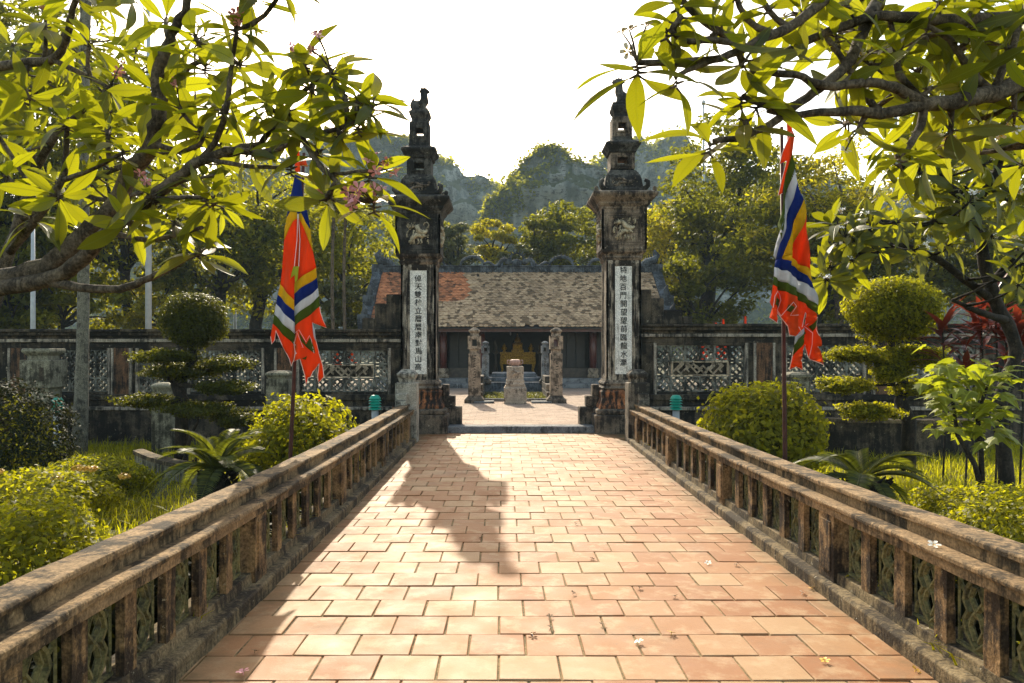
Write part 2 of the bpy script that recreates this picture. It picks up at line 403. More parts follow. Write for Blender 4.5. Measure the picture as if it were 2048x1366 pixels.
def right_x(Y): return 2.10 + .018 * (Y - 3)
PITCH = .31
def path():
    mb = MB(); ys = [1 + i * .5 for i in range(29)] + [15.3]
    rings = [[(-1.80, y, drop(y) - .4), (2.42, y, drop(y) - .4), (2.42, y, drop(y) - .006), (-1.80, y, drop(y) - .006)] for y in ys]
    mb.loft(rings)
    path_o = tag(mb.build('path', 'mortar'), kind='structure')
    h = PITCH / 2 - .005
    def tile_mesh(k):
        rg = random.Random(k); t = MB()
        j = lambda: rg.uniform(-.0022, .0022)
        top = [(-h + j(), -h + j(), .0), (h + j(), -h + j(), 0), (h + j(), h + j(), 0), (-h + j(), h + j(), 0)]
        ins = [(x * .975, y * .975, .0035) for x, y, _ in top]
        low = [(x, y, -.02) for x, y, _ in top]
        t.loft([low, top, ins], cap=False); t.add(ins, [(0, 1, 2, 3)])
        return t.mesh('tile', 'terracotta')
    tm = [tile_mesh(k) for k in range(6)]
    cells = []
    r = 0
    while 3.02 + r * PITCH < 15.15:
        y = 3.02 + (r + .5) * PITCH
        ph = .133 + (0 if (r - 3) % 2 == 0 else PITCH / 2) + random.uniform(-.008, .008)
        for i in range(-8, 10):
            x = ph + (i + .5) * PITCH
            if -1.76 < x < right_x(y) + .12: cells.append((y, x))
        r += 1
    cells.sort()
    rest = []
    for k, (y, x) in enumerate(cells):
        sl = (drop(y + .1) - drop(y - .1)) / .2
        M = Matrix.Translation((x, y, drop(y) + random.uniform(-.004, .003))) @ Euler((sl + random.uniform(-.009, .009), random.uniform(-.009, .009), random.uniform(-.006, .006))).to_matrix().to_4x4()
        if k < 300: link('tile', random.choice(tm), path_o, M)
        else: rest.append((M, random.random()))
    V = []; rn = []
    for M, q in rest:
        top = [M @ Vector(p) for p in ((-h, -h, .0025), (h, -h, .0025), (h, h, .0025), (-h, h, .0025))]
        low = [M @ Vector(p) for p in ((-h, -h, -.01), (h, -h, -.01), (h, h, -.01), (-h, h, -.01))]
        for q4 in (top, *[[low[a], low[(a + 1) % 4], top[(a + 1) % 4], top[a]] for a in range(4)]):
            V += [tuple(p) for p in q4]; rn.append(q)
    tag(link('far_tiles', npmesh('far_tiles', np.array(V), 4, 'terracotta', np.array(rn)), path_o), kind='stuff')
path()

CZ = .02
def courtyard():
    mb = MB().box(-9, 11, 15.62, 42, -.5, CZ - .008)
    c = tag(mb.build('courtyard', 'courtyard_joint'), kind='structure')
    p = .32; V = []
    for r in range(int((31 - 15.65) / p)):
        y = 15.65 + r * p
        for i in range(-14, 18):
            x = i * p + (p / 2 if r % 2 else 0)
            a, b, cc, d = x + .006, x + p - .006, y + .006, y + p - .006
            z = CZ + random.uniform(-.003, .003)
            V += [(a, cc, z), (b, cc, z), (b, d, z), (a, d, z)]
    tag(link('paving_tiles', npmesh('paving_tiles', np.array(V), 4, 'courtyard_tile'), c), kind='stuff')
    mb = MB(); rings = []
    for i in range(25):
        x = -1.12 + 3.1 * i / 24; j = .006 * mnoise.noise(Vector((x * 4, 1, 1)))
        rings.append([(x, 15.28 + j, -.35), (x, 15.7, -.35), (x, 15.7, CZ + .012 + j), (x, 15.30 + j, CZ + .012 + j), (x, 15.28 + j, CZ - .006)])
    mb.loft(rings)
    tag(mb.build('threshold_step', 'grey_stone'), 'long worn grey stone step across the gateway between the two pillars', 'step')
courtyard()

# ------------------------------------------------------------------ balustrades
def openwork_vine():
    mb = MB(); r = .017
    def cv(pts, rr=r): mb.tube([(0, a, b) for a, b in pts], rr, 5)
    for s in (-1, 1):
        cv([(0, .20), (s * .035, .17), (s * .075, .12), (s * .095, .05), (s * .06, 0), (s * .095, -.06), (s * .075, -.13), (s * .035, -.17), (0, -.20)])
        cv([(s * .02, .15), (s * .05, .08), (s * .015, .03), (-s * .03, -.02), (-s * .05, -.08), (-s * .015, -.15)], r * .9)
        cv([(s * .135, .19), (s * .13, .13), (s * .10, .10)], r * .7)
        cv([(s * .135, -.19), (s * .13, -.13), (s * .10, -.10)], r * .7)
        mb.tube([(0, s * .143, -.2), (0, s * .143, .2)], .008, 4)
    for a, b, q in ((0, 0, .03), (.04, .06, .018), (-.04, -.06, .018), (.05, -.05, .016), (-.05, .05, .016)):
        mb.ell((0, a, b), (.014, q, q), 6, 4)
    mb.box(-.012, .012, -.15, .15, -.215, -.198); mb.box(-.012, .012, -.15, .15, .198, .215)
    return mb.mesh('openwork_panel', 'moss_ceramic')
VINE = openwork_vine()
def baluster_mesh(k):
    rg = random.Random(k); mb = MB(); rings = []
    for i in range(6):
        z = .165 + .385 * i / 5; j = lambda: rg.uniform(-.003, .003)
        rings.append([(-.020 + j(), -.055 + j(), z), (.020 + j(), -.055 + j(), z), (.020 + j(), .055 + j(), z), (-.020 + j(), .055 + j(), z)])
    mb.loft(rings); return mb.mesh('baluster', 'baluster_stone')
BAL = [baluster_mesh(k) for k in range(5)]
def pier_mesh():
    mb = MB(); mb.box(-.075, .095, -.115, .115, .095, .55)
    mb.box(-.085, -.07, -.075, .075, .17, .50)
    return mb.mesh('pier', 'baluster_stone')
PIER = pier_mesh()
def balustrade(side, label):
    fx = (lambda d, Y: -(1.58 + d)) if side < 0 else (lambda d, Y: right_x(Y) + d)
    root = thing('balustrade', (fx(.15, 7), 7, drop(7)), label, 'balustrade')
    Y0, Y1 = 1.2, 13.66
    def sweep(name, sec, mat, seed, jit=.0028, n=70, y1=Y1):
        mb = MB(); rings = []
        for i in range(n + 1):
            y = Y0 + (y1 - Y0) * i / n
            ring = []
            for q, (d, z) in enumerate(sec):
                jd = jit * 2 * mnoise.noise(Vector((y * 3.1, q * 5.7, seed))) + jit * mnoise.noise(Vector((y * 11, q * 3.3, seed + 4)))
                jz = jit * 2 * mnoise.noise(Vector((y * 2.7, q * 7.1 + 40, seed))) + jit * .8 * mnoise.noise(Vector((y * 13, q * 2.3, seed + 9)))
                ring.append((fx(d + jd, y), y, z + jz + drop(y) * 1.15))
            rings.append(ring if side > 0 else ring[::-1])
        mb.loft(rings); o = mb.build(name, mat, root); add_bevel(o, .006, 2); return o
    sweep('kerb', [(0, -.2), (.14, -.2), (.14, .104), (.012, .1), (0, .088)], 'kerb_stone', 1 + side, .0022)
    sweep('footing_wall', [(.141, -.7), (.31, -.7), (.31, .098), (.141, .098)], 'wall_dark', 3 + side)
    sweep('sill', [(.082, .099), (.27, .099), (.27, .172), (.09, .168)], 'kerb_stone', 5 + side)
    sweep('lower_rail', [(.055, .54), (.285, .54), (.285, .622), (.04, .626), (.034, .616), (.036, .597), (.055, .592)], 'rail_stone', 7 + side)
    sweep('upper_rail', [(.145, .623), (.27, .623), (.27, .684), (.292, .688), (.29, .722), (.122, .724), (.117, .714), (.12, .692), (.145, .686)], 'rail_stone', 9 + side)
    piers = [2.32, 4.95, 7.60, 10.25, 12.90]
    def put(name, me, d, y, flip=False):
        M = Matrix.Translation((fx(d, y), y, drop(y) * 1.15)) @ Matrix.Diagonal((side, 1, 1, 1))
        return link(name, me, root, M)
    for a in piers:
        put('pier', PIER, .135, a + .11)
    for a, b in list(zip(piers, piers[1:])) + [(12.90, 13.66 + .1)]:
        n = 6 if b - a > 2 else 2
        g = (b - a - .22) / n
        for i in range(n):
            yc = a + .22 + g * (i + .5)
            if i: put('baluster', random.choice(BAL), .108, a + .22 + g * i)
            M = Matrix.Translation((fx(.152, yc), yc, .355 + drop(yc) * 1.15)) @ Matrix.Diagonal((side, min(1, (g - .1) / .3), .86, 1))
            link('openwork_panel', VINE, root, M)
    return root, fx
BR, BFX = balustrade(-1, 'stone balustrade along the left edge of the path, mostly in shade')
BR2, BFX2 = balustrade(1, 'sunlit stone balustrade along the right edge of the path')

def newel(x0, x1, side, label, mt):
    y0, y1 = 13.66, 14.06; cx, cyy = (x0 + x1) / 2, (y0 + y1) / 2; h = (x1 - x0) / 2
    t = thing('newel_post', (cx, cyy, -.1), label, 'post')
    MB().square(cx, cyy, [(h, -.3), (h, .985), (h - .012, 1.0)]).build('post_body', mt, t, bevel=.008)
    MB().square(cx, cyy, [(h * .7, 1.0), (h * .74, 1.06), (h * .86, 1.10), (h * .9, 1.13), (h * .9, 1.165), (h * .7, 1.20), (h * .5, 1.235), (h * .3, 1.24)]).build('cap', mt, t, bevel=.006)
    xo = x0 + .02 if side < 0 else x1 - .02
    b = MB()
    for k, (d, za, zb) in enumerate(((.20, .56, .68), (.13, .683, .80))):
        a, c = (x0 + .04, x0 + .23) if side < 0 else (x1 - .23, x1 - .04)
        b.box(a, c, y0 - d, y0 + .01, za, zb)
    b.build('stepped_bracket', mt, t, bevel=.008)
newel(-1.97, -1.575, -1, 'pale plaster newel post with domed cap ending the left balustrade', 'post_plaster')
newel(2.31, 2.70, 1, 'blackened newel post with domed cap ending the right balustrade', 'post_dark')

# ------------------------------------------------------------------ gate pillars
FONTS = []
def text_char(ch, size):
    cu = bpy.data.curves.new('character', 'FONT'); cu.body = ch; cu.size = size; cu.extrude = .003; cu.offset = size * .012
    cu.align_x = 'CENTER'; cu.align_y = 'CENTER'; cu.resolution_u = 3
    o = bpy.data.objects.new('character', cu); COL.objects.link(o); FONTS.append((o, cu))
    return o
def relief(x0, x1, y, z0, z1, seed):
    """carved animals in high relief on a dark ground (material 1)"""
    rg = random.Random(seed); mb = MB()
    mb.box(x0 - .02, x1 + .02, y + .012, y + .05, z0 - .02, z1 + .02, 1)
    w_, h_ = x1 - x0, z1 - z0; u = min(w_, h_)
    def px(a, b, d=0): return (x0 + w_ * min(.97, max(.03, a)), y - d * u, z0 + h_ * min(.97, max(.03, b)))
    for k in range(2):                                     # two coiling beasts: body, head, legs, tail
        cx, cz = (.36, .30) if k == 0 else (.62, .66); fl = 1 if k == 0 else -1
        pts = []; rad = []
        for i in range(9):
            v = i / 8; pts.append(px(cx + fl * (.34 - .62 * v) + .05 * math.sin(v * 9), cz + .13 * math.sin(v * 5 + k), .02 + .06 * math.sin(v * 3.1))); rad.append(u * (.05 + .065 * math.sin(v * 3.1)))
        mb.tube(pts, rad, 8)
        hx, hz = cx + fl * .36, cz + .12
        mb.ell(px(hx, hz, .08), (u * .10, u * .09, u * .10), 8, 5); mb.ell(px(hx + fl * .09, hz - .03, .09), (u * .06, u * .06, u * .05), 7, 4)
        for q in range(5): mb.tube([px(hx, hz, .08), px(hx + .15 * math.cos(q * .8 + 1), hz + .15 * math.sin(q * .8 + 1), .04)], [u * .035, u * .01], 5)
        for q in (.1, .3, .62, .8): mb.tube([px(cx + fl * (.34 - .62 * q), cz - .02, .05), px(cx + fl * (.38 - .62 * q), cz - .16, .06), px(cx + fl * (.30 - .62 * q), cz - .23, .04)], [u * .05, u * .04, u * .025], 6)
        tp = [px(cx - fl * (.30 + .06 * math.sin(q)), cz + .05 + .07 * q, .04) for q in range(5)]; mb.tube(tp, [u * .045, u * .045, u * .04, u * .035, u * .012], 6)
    for i in range(16):                                    # cloud scrolls
        a, b = rg.random(), rg.random(); r_ = rg.uniform(.03, .055)
        mb.tube([px(a + r_ * math.cos(q * .9), b + r_ * math.sin(q * .9), .01) for q in range(7)], [u * .022] * 7, 5)
    return mb
RELM = ['relief_cream', 'wall_dark']
def statue(kind, c, mat, parent):
    mb = MB(); x, y, z = c
    if kind == 'beast':                                    # seated mythical animal, head raised, looking right
        mb.ell((x - .05, y, z + .10), (.13, .09, .085)); mb.ell((x - .11, y, z + .10), (.075, .09, .09))
        mb.tube([(x + .02, y, z + .10), (x + .075, y, z + .17), (x + .07, y, z + .26), (x + .06, y, z + .33)], [.09, .085, .07, .062], 10)
        mb.ell((x + .07, y, z + .35), (.085, .06, .06)); mb.tube([(x + .09, y, z + .36), (x + .175, y, z + .33)], [.05, .02], 8)
        mb.tube([(x + .05, y, z + .39), (x + .0, y, z + .43)], [.025, .008], 6); mb.tube([(x + .08, y, z + .39), (x + .09, y, z + .44)], [.02, .006], 6)
        mb.tube([(x - .14, y, z + .14), (x - .13, y, z + .2), (x - .09, y, z + .24)], [.03, .02, .008], 6)
        for s in (-1, 1):
            mb.tube([(x + .06, y + s * .05, z + .12), (x + .085, y + s * .05, z + .02), (x + .13, y + s * .05, z + .01)], [.035, .025, .02], 7)
            mb.tube([(x - .1, y + s * .08, z + .06), (x - .04, y + s * .09, z + .01)], [.045, .03], 7)
    else:                                                  # maned beast looking left, tail up
        mb.ell((x + .03, y, z + .12), (.10, .08, .10)); mb.tube([(x + .02, y, z + .12), (x - .03, y, z + .22), (x - .03, y, z + .32)], [.085, .07, .06], 10)
        mb.ell((x - .045, y, z + .36), (.085, .07, .065)); mb.tube([(x - .08, y, z + .35), (x - .15, y, z + .375)], [.04, .015], 8)
        for i in range(7):
            a = i / 6 * 3.0 + .1; mb.tube([(x - .03, y, z + .36), (x - .03 + .115 * math.cos(a), y, z + .36 + .10 * math.sin(a))], [.03, .008], 5)
        mb.tube([(x + .1, y, z + .1), (x + .14, y, z + .2), (x + .11, y, z + .27)], [.04, .03, .01], 6)
        for s in (-1, 1):
            mb.tube([(x - .02, y + s * .05, z + .16), (x - .05, y + s * .05, z + .04), (x - .1, y + s * .05, z + .01)], [.04, .03, .02], 7)
            mb.tube([(x + .07, y + s * .07, z + .07), (x + .0, y + s * .08, z + .01)], [.05, .03], 7)
    mb.box(x - .15, x + .15, y - .13, y + .13, z - .03, z + .02)
    o = mb.build('statue', mat, parent); rm = o.modifiers.new('remesh', 'REMESH'); rm.mode = 'VOXEL'; rm.voxel_size = .014; rm.use_smooth_shade = True
    return o
def pillar(cx, side, label, chars, zs, kind, dark):
    """zs shifts everything above the shaft; side = direction of the gateway"""
    cyy = 15.70
    t = thing('gate_pillar', (cx, cyy, -.1), label, 'pillar')
    up = 'pillar_dark' if dark else 'pillar_brown'
    MB().square(cx, cyy, [(.62, -.35), (.62, .26), (.61, .28)]).build('base_block', 'base_stone', t, bevel=.012)
    MB().square(cx, cyy, [(.56, .28), (.585, .31), (.585, .37), (.54, .40)]).build('base_ledge', 'base_stone', t, bevel=.008)
    MB().square(cx, cyy, [(.52, .40), (.515, .45), (.475, .53), (.45, .62), (.46, .69), (.47, .74), (.43, .78), (.40, .79)]).build('vase_base', 'ochre_plaster', t, bevel=.006)
    mb = MB().square(cx, cyy, [(.44, .79), (.455, .82), (.42, .84), (.40, .87), (.425, .90), (.41, .935), (.385, .95), (.37, .985)])
    mb.build('lower_moulding', 'pillar_brown', t, bevel=.004)
    hw = .36; fz0, fz1 = .985, 3.36 + zs
    MB().square(cx, cyy, [(hw - .03, fz0), (hw - .03, fz1)]).build('shaft_core', 'pillar_shaft', t)
    fr = MB()                                              # stepped frames on the four faces
    for q in range(4):
        M = Matrix.Translation((cx, cyy, 0)) @ Matrix.Rotation(q * math.pi / 2, 4, 'Z')
        for a, b, d in ((.36, .30, .0), (.285, .255, .004), (.235, .205, .010), (.195, .178, .016)):
            z0, z1 = fz0 + (.36 - a) * .62, fz1 - (.36 - a) * .62
            th = a - b
            for sx in (-1, 1):
                xa, xb = sorted((sx * (a - .003 * 0), sx * b))
                fr.box(xa, xb, -hw + d, -hw + .04, z0, z1, 0, M)
            fr.box(-b, b, -hw + d, -hw + .04, z0, z0 + th, 0, M); fr.box(-b, b, -hw + d, -hw + .04, z1 - th, z1, 0, M)
    fr.build('shaft_frames', 'pillar_shaft', t)
    for q in (0, 1, 2, 3):
        M = Matrix.Translation((cx, cyy, 0)) @ Matrix.Rotation(q * math.pi / 2, 4, 'Z')
        pm = MB().box(-.172, .172, -hw + .022, -hw + .045, fz0 + .118, fz1 - .118)
        po = pm.build('inscription_panel' if q == 0 else 'side_panel', 'panel_white', t, M=None) if False else link('inscription_panel' if q == 0 else 'side_panel', pm.mesh('inscription_panel', 'panel_white' if q == 0 else 'pillar_shaft'), t, M)
        if q == 0:
            WORLD['_M'][po.name] = M
            zt, zb = P(0, chars[1], 15.36).z, P(0, chars[2], 15.36).z
            for i, ch in enumerate(chars[0]):
                z = zt + (zb - zt) * i / (len(chars[0]) - 1)
                o = text_char(ch, .150)
                o.parent = po
                o.matrix_basis = M.inverted() @ Matrix.Translation((cx + random.uniform(-.008, .008), cyy - hw + .0185, z)) @ Euler((R(90), 0, 0)).to_matrix().to_4x4() @ Euler((0, 0, random.uniform(-.05, .05))).to_matrix().to_4x4()
    z = zs
    MB().square(cx, cyy, [(.37, fz1), (.385, fz1 + .03), (.40, fz1 + .06), (.38, fz1 + .08), (.40, fz1 + .12), (.445, fz1 + .16), (.455, fz1 + .20), (.44, fz1 + .22)]).build('neck_moulding', 'pillar_brown', t, bevel=.004)
    b0, b1 = 3.58 + z, 4.39 + z
    MB().square(cx, cyy, [(.425, b0), (.425, b1)]).build('relief_box', up, t)
    fr = MB()
    for q in range(4):
        M = Matrix.Translation((cx, cyy, 0)) @ Matrix.Rotation(q * math.pi / 2, 4, 'Z')
        for a, b, d in ((.46, .385, 0), (.375, .335, .006), (.325, .29, .014)):
            z0, z1 = b0 + (.46 - a), b1 - (.46 - a); th = a - b
            for sx in (-1, 1):
                xa, xb = sorted((sx * a, sx * b)); fr.box(xa, xb, -.46 + d, -.42, z0, z1, 0, M)
            fr.box(-b, b, -.46 + d, -.42, z0, z0 + th, 0, M); fr.box(-b, b, -.46 + d, -.42, z1 - th, z1, 0, M)
    fr.build('box_frames', up, t)
    relief(cx - .235, cx + .235, cyy - .43, b0 + .15, b1 - .15, int(cx * 10)).build('relief_carving', RELM, t, smooth=True)
    rr = MB()
    for dx in (side,):
        M = Matrix.Translation((cx, cyy, 0)) @ Matrix.Rotation(side * math.pi / 2, 4, 'Z') @ Matrix.Translation((-cx, -cyy, 0))
        g = relief(cx - .235, cx + .235, cyy - .43, b0 + .15, b1 - .15, int(cx * 10) + 3)
        link('relief_carving', g.mesh('relief_carving', RELM, True), t, M)
    MB().square(cx, cyy, [(.46, b1), (.475, b1 + .03), (.47, b1 + .05), (.50, b1 + .08), (.53, b1 + .12), (.53, b1 + .14), (.58, b1 + .19), (.64, b1 + .25), (.66, b1 + .29), (.66, b1 + .325), (.60, b1 + .36), (.50, b1 + .385)]).build('cornice', up, t, bevel=.006)
    kn = MB()
    for sx in (-1, 1):
        for sy in (-1, 1):
            kn.ell((cx + sx * .59, cyy + sy * .59, b1 + .39), (.045, .045, .06), 8, 5)
    kn.build('corner_knob', up, t, smooth=True)
    c1 = b1 + .385
    MB().square(cx, cyy, [(.42, c1), (.44, c1 + .04), (.40, c1 + .08), (.385, c1 + .16), (.375, c1 + .24), (.35, c1 + .34), (.30, c1 + .42), (.26, c1 + .47)]).build('bell', 'pillar_dark', t, bevel=.008)
    rl = relief(cx - .26, cx + .26, cyy - .385, c1 + .09, c1 + .31, 5 + int(cx)); rl.build('bell_carving', ['pillar_brown', 'pillar_dark'], t, smooth=True)
    sc = MB()
    for sx in (-1, 1):
        for sy in (-1, 1):
            a = Vector((cx + sx * .36, cyy + sy * .36, c1 + .05)); d = Vector((sx * .7, sy * .7, 0))
            sc.tube([a, a + d * .10 + Vector((0, 0, .0)), a + d * .17 + Vector((0, 0, .05)), a + d * .17 + Vector((0, 0, .13)), a + d * .12 + Vector((0, 0, .17)), a + d * .10 + Vector((0, 0, .13))], [.06, .055, .05, .045, .04, .03], 8)
    sc.build('corner_scroll', 'pillar_dark', t, smooth=True)
    def lantern(name, h, z0, z1, hole, mt):
        hz0, hz1 = hole; m2 = MB()
        g = h * .42
        m2.box(cx - h, cx - g, cyy - h, cyy + h, z0, z1); m2.box(cx + g, cx + h, cyy - h, cyy + h, z0, z1)
        m2.box(cx - g, cx + g, cyy - h + .001, cyy + h - .001, z0, hz0); m2.box(cx - g, cx + g, cyy - h + .001, cyy + h - .001, hz1, z1)
        for s in (-1, 1):                                  # raised rim round the opening
            ya, yb = (cyy - h - .018, cyy - h + .004) if s < 0 else (cyy + h - .004, cyy + h + .018)
            m2.box(cx - g - .05, cx - g - .003, ya, yb, hz0 - .05, hz1 + .05); m2.box(cx + g + .003, cx + g + .05, ya, yb, hz0 - .05, hz1 + .05)
            m2.box(cx - g - .003, cx + g + .003, ya + .002, yb - .001, hz0 - .05, hz0 - .003); m2.box(cx - g - .003, cx + g + .003, ya + .002, yb - .001, hz1 + .003, hz1 + .05)
        m2.build(name, mt, t, bevel=.006)
    d0 = c1 + .47 + zs * .3
    lantern('lower_lantern', .25, d0, d0 + .335, (d0 + .10, d0 + .235), 'pillar_dark' if dark else 'pillar_brown')
    e0 = d0 + .335
    MB().square(cx, cyy, [(.265, e0), (.29, e0 + .03), (.285, e0 + .05), (.32, e0 + .10), (.36, e0 + .15), (.365, e0 + .19), (.33, e0 + .215), (.22, e0 + .27), (.205, e0 + .35)]).build('lower_cap', 'pillar_dark', t, bevel=.006)
    f0 = e0 + .35
    lantern('upper_lantern', .205, f0, f0 + .42, (f0 + .13, f0 + .28), 'pillar_dark' if dark else 'pillar_brown')
    g0 = f0 + .42
    MB().square(cx, cyy, [(.19, g0), (.165, g0 + .03), (.165, g0 + .08), (.19, g0 + .13), (.215, g0 + .19), (.215, g0 + .23), (.17, g0 + .26)]).build('upper_cap', 'pillar_dark', t, bevel=.005)
    so = statue(kind, (0, 0, 0), 'pillar_dark', t); so.matrix_basis = Matrix.Translation(-t.location) @ Matrix.Translation((cx, cyy, g0 + .285)) @ Matrix.Scale(1.18 if kind == 'beast' else 1.32, 4)
    st = MB()                                              # stepped stone buttress towards the gateway
    xe = cx + side * .46
    for k, (w0, zt) in enumerate(((.87, .40), (.73, .63), (.60, .87))):
        xa, xb = sorted((xe, cx + side * w0))
        st.box(xa, xb, 15.72 - k * .0, 16.05 - k * .012, -.2 if k == 0 else (.40, .63)[k - 1] + .001, zt)
    st.build('stepped_buttress', 'base_stone', t, bevel=.015)
pillar(-1.735, 1, 'tall blackened gate pillar left of the gateway, long-necked seated beast on top', ('倬天雙柱立層層南對馬山高', 558, 735), 0, 'beast', True)
pillar(2.495, -1, 'tall gate pillar right of the gateway with brown stained cornice and maned beast on top', ('特地百門開望望前臨龍水濶', 541, 726), .09, 'lion', False)
def finish_text():
    bpy.context.view_layer.update()
    dg = bpy.context.evaluated_depsgraph_get()
    made = []
    for o, cu in FONTS:
        me = bpy.data.meshes.new_from_object(o.evaluated_get(dg)); me.materials.clear(); me.materials.append(MATS['ink_black'])
        made.append((me, o.parent, o.matrix_basis.copy()))
    for o, cu in FONTS: bpy.data.objects.remove(o)
    for me, par, Mb in made:
        me.name = 'character'; n = bpy.data.objects.new('character', me); COL.objects.link(n); n.parent = par; n.matrix_basis = Mb
finish_text()

# ------------------------------------------------------------------ side walls
def openwork_tile():
    mb = MB(); d = .07
    f = .075
    mb.box(-.5, -.5 + f, -d, d, -.5, .5); mb.box(.5 - f, .5, -d, d, -.5, .5)
    mb.box(-.5 + f, .5 - f, -d + .002, d - .002, -.5, -.5 + f); mb.box(-.5 + f, .5 - f, -d + .002, d - .002, .5 - f, .5)
    for q in range(4):
        M = Matrix.Rotation(q * math.pi / 2, 4, 'Y') @ Matrix.Translation((.225, 0, .225)) @ Matrix.Rotation(math.pi / 4, 4, 'Y')
        mb.box(-.33, .33, -d + .01 + q * .002, d - .01 - q * .002, -.055, .055, 0, M)
    for q in (0, 1):
        M = Matrix.Rotation(math.pi / 4 + q * math.pi / 2, 4, 'Y')
        mb.box(-.30, .30, -d + .02 + q * .003, d - .02 - q * .003, -.05, .05, 0, M)
    for q in range(4):
        a = q * math.pi / 2 + math.pi / 4
        mb.cbox((.40 * math.cos(a), 0, .40 * math.sin(a)), .13, .1, .13)
    return mb.mesh('openwork_tile', 'openwork')
OWT = openwork_tile()
def side_wall(name, label, bays, pil, xe, zt, steps):
    """bays: (x0, x1, columns, fret?) ; pil: (x0, x1) ; xe = (left end, right end)"""
    ya, yb = 15.48, 15.86
    root = thing('side_wall', ((xe[0] + xe[1]) / 2, 15.7, GZ), label, 'wall')
    x0, x1 = xe; zo0, zo1 = .68, zt - .36
    def strip(nm, y0, y1, z0, z1, mt='wall_dark', jit=.004):
        mb = MB(); n = max(4, int((x1 - x0) / .25)); rings = []
        for i in range(n + 1):
            x = x0 + (x1 - x0) * i / n; j = jit * mnoise.noise(Vector((x * 3, z0 * 9, y0)))
            j2 = jit * 2 * mnoise.noise(Vector((x * 4, z1 * 7, y1)))
            rings.append([(x, y0 + j, z0), (x, y0 + j, z1 + j2), (x, y1, z1 + j2), (x, y1, z0)])
        mb.loft(rings); return mb.build(nm, mt, root, bevel=.008)
    strip('plinth', ya - .14, yb + .1, -.6, .36); strip('plinth_ledge', ya - .19, yb + .12, .361, .43, 'wall_light')
    strip('lower_beam', ya - .05, yb, .431, .56); strip('sill', ya - .10, yb + .02, .561, zo0, 'wall_dark')
    strip('lintel', ya, yb, zo1, zo1 + .12); strip('moulding', ya - .06, yb + .03, zo1 + .121, zo1 + .19, 'wall_light'); strip('frieze', ya - .02, yb, zo1 + .191, zo1 + .26)
    strip('cornice', ya - .12, yb + .08, zo1 + .261, zt - .03); strip('coping', ya - .18, yb + .12, zt - .029, zt + .03, 'wall_dark', .008)
    edges = sorted([x for b in bays for x in b[:2]])
    # solid stretches between the openings
    sol = []; cur = x0
    for b in sorted(bays):
        if b[0] - cur > .02: sol.append((cur, b[0]))
        cur = b[1]
    if x1 - cur > .02: sol.append((cur, x1))
    for a, b in sol: MB().box(a, b, ya + .02, yb - .02, zo0, zo1).build('wall_panel', 'wall_dark', root)
    for a, b in pil:
        MB().box(a, b, ya - .04, ya + .0, zo0 + .0, zo1).build('pilaster', 'pilaster_brown', root, bevel=.006)
        for e in (a - .05, b + .002): MB().box(e, e + .048, ya - .055, ya + .01, zo0, zo1).build('pilaster_edge', 'wall_light', root)
    for a, b, n, fret in bays:
        cw, ch = (b - a - .12) / n, (zo1 - zo0 - .1) / 3
        MB().box(a, a + .058, ya - .02, yb - .1, zo0, zo1).build('frame_post', 'wall_light', root, bevel=.004)
        MB().box(b - .058, b, ya - .02, yb - .1, zo0, zo1).build('frame_post', 'wall_light', root, bevel=.004)
        MB().box(a + .059, b - .059, ya + .01, yb - .12, zo0, zo0 + .049).build('frame_rail', 'wall_dark', root)
        MB().box(a + .059, b - .059, ya + .01, yb - .12, zo1 - .049, zo1).build('frame_rail', 'wall_dark', root)
        for r in range(3):
            zc = zo0 + .05 + ch * (r + .5)
            if fret and r == 1:
                xa, xb = a + .06 + cw, b - .06 - cw
                o = MB().box(xa + .02, xb - .02, ya + .10, ya + .14, zc - ch * .46, zc + ch * .46).build('fret_panel', 'wall_dark', root)
                fr = MB(); w_, h_ = xb - xa - .04, ch * .92; xm = (xa + xb) / 2
                for s in (-1, 1):
                    fr.box(*sorted((xm + s * w_ / 2, xm + s * (w_ / 2 - .03))), ya + .04, ya + .1, zc - h_ / 2, zc + h_ / 2)
                    fr.box(xm - w_ / 2 + .03, xm + w_ / 2 - .03, ya + .045, ya + .1, *sorted((zc + s * h_ / 2, zc + s * (h_ / 2 - .025))))
                rg = random.Random(int(a * 10)); th = .030
                k = 0; xx = xm - w_ / 2 + .10
                while xx < xm + w_ / 2 - .10:
                    s = 1 if (k // 4) % 2 == 0 else -1
                    L = (.30, .22, .26, .14)[k % 4]
                    for dz, q in ((0, L), (.0, -1)):
                        if q < 0: continue
                        M = Matrix.Translation((xx, ya + .085, zc + (.0, .03, -.03, .02)[k % 4])) @ Matrix.Rotation(-s * math.pi / 4, 4, 'Y')
                        fr.box(-L / 2, L / 2, -.035, .02, -th / 2, th / 2, 0, M)
                        fr.box(L / 2 - .03, L / 2, -.033, .02, th / 2, th / 2 + .06, 0, M); fr.box(-L / 2, -L / 2 + .03, -.033, .02, -th / 2 - .06, -th / 2, 0, M)
                    xx += .085; k += 1
                fr.build('fretwork', 'fret_tan', root)
            for i in range(n):
                if fret and r == 1 and 0 < i < n - 1: continue
                xc = a + .06 + cw * (i + .5)
                M = Matrix.Translation((xc, ya + .11, zc)) @ Matrix.Diagonal((cw * .995, 1, ch * .995, 1))
                link('openwork_tile', OWT, root, M)
    for xa, xb, z in steps:
        MB().box(xa, xb, 15.5, 15.84, zt + .03, z).build('stepped_parapet', 'wall_dark', root, bevel=.015)
    return root
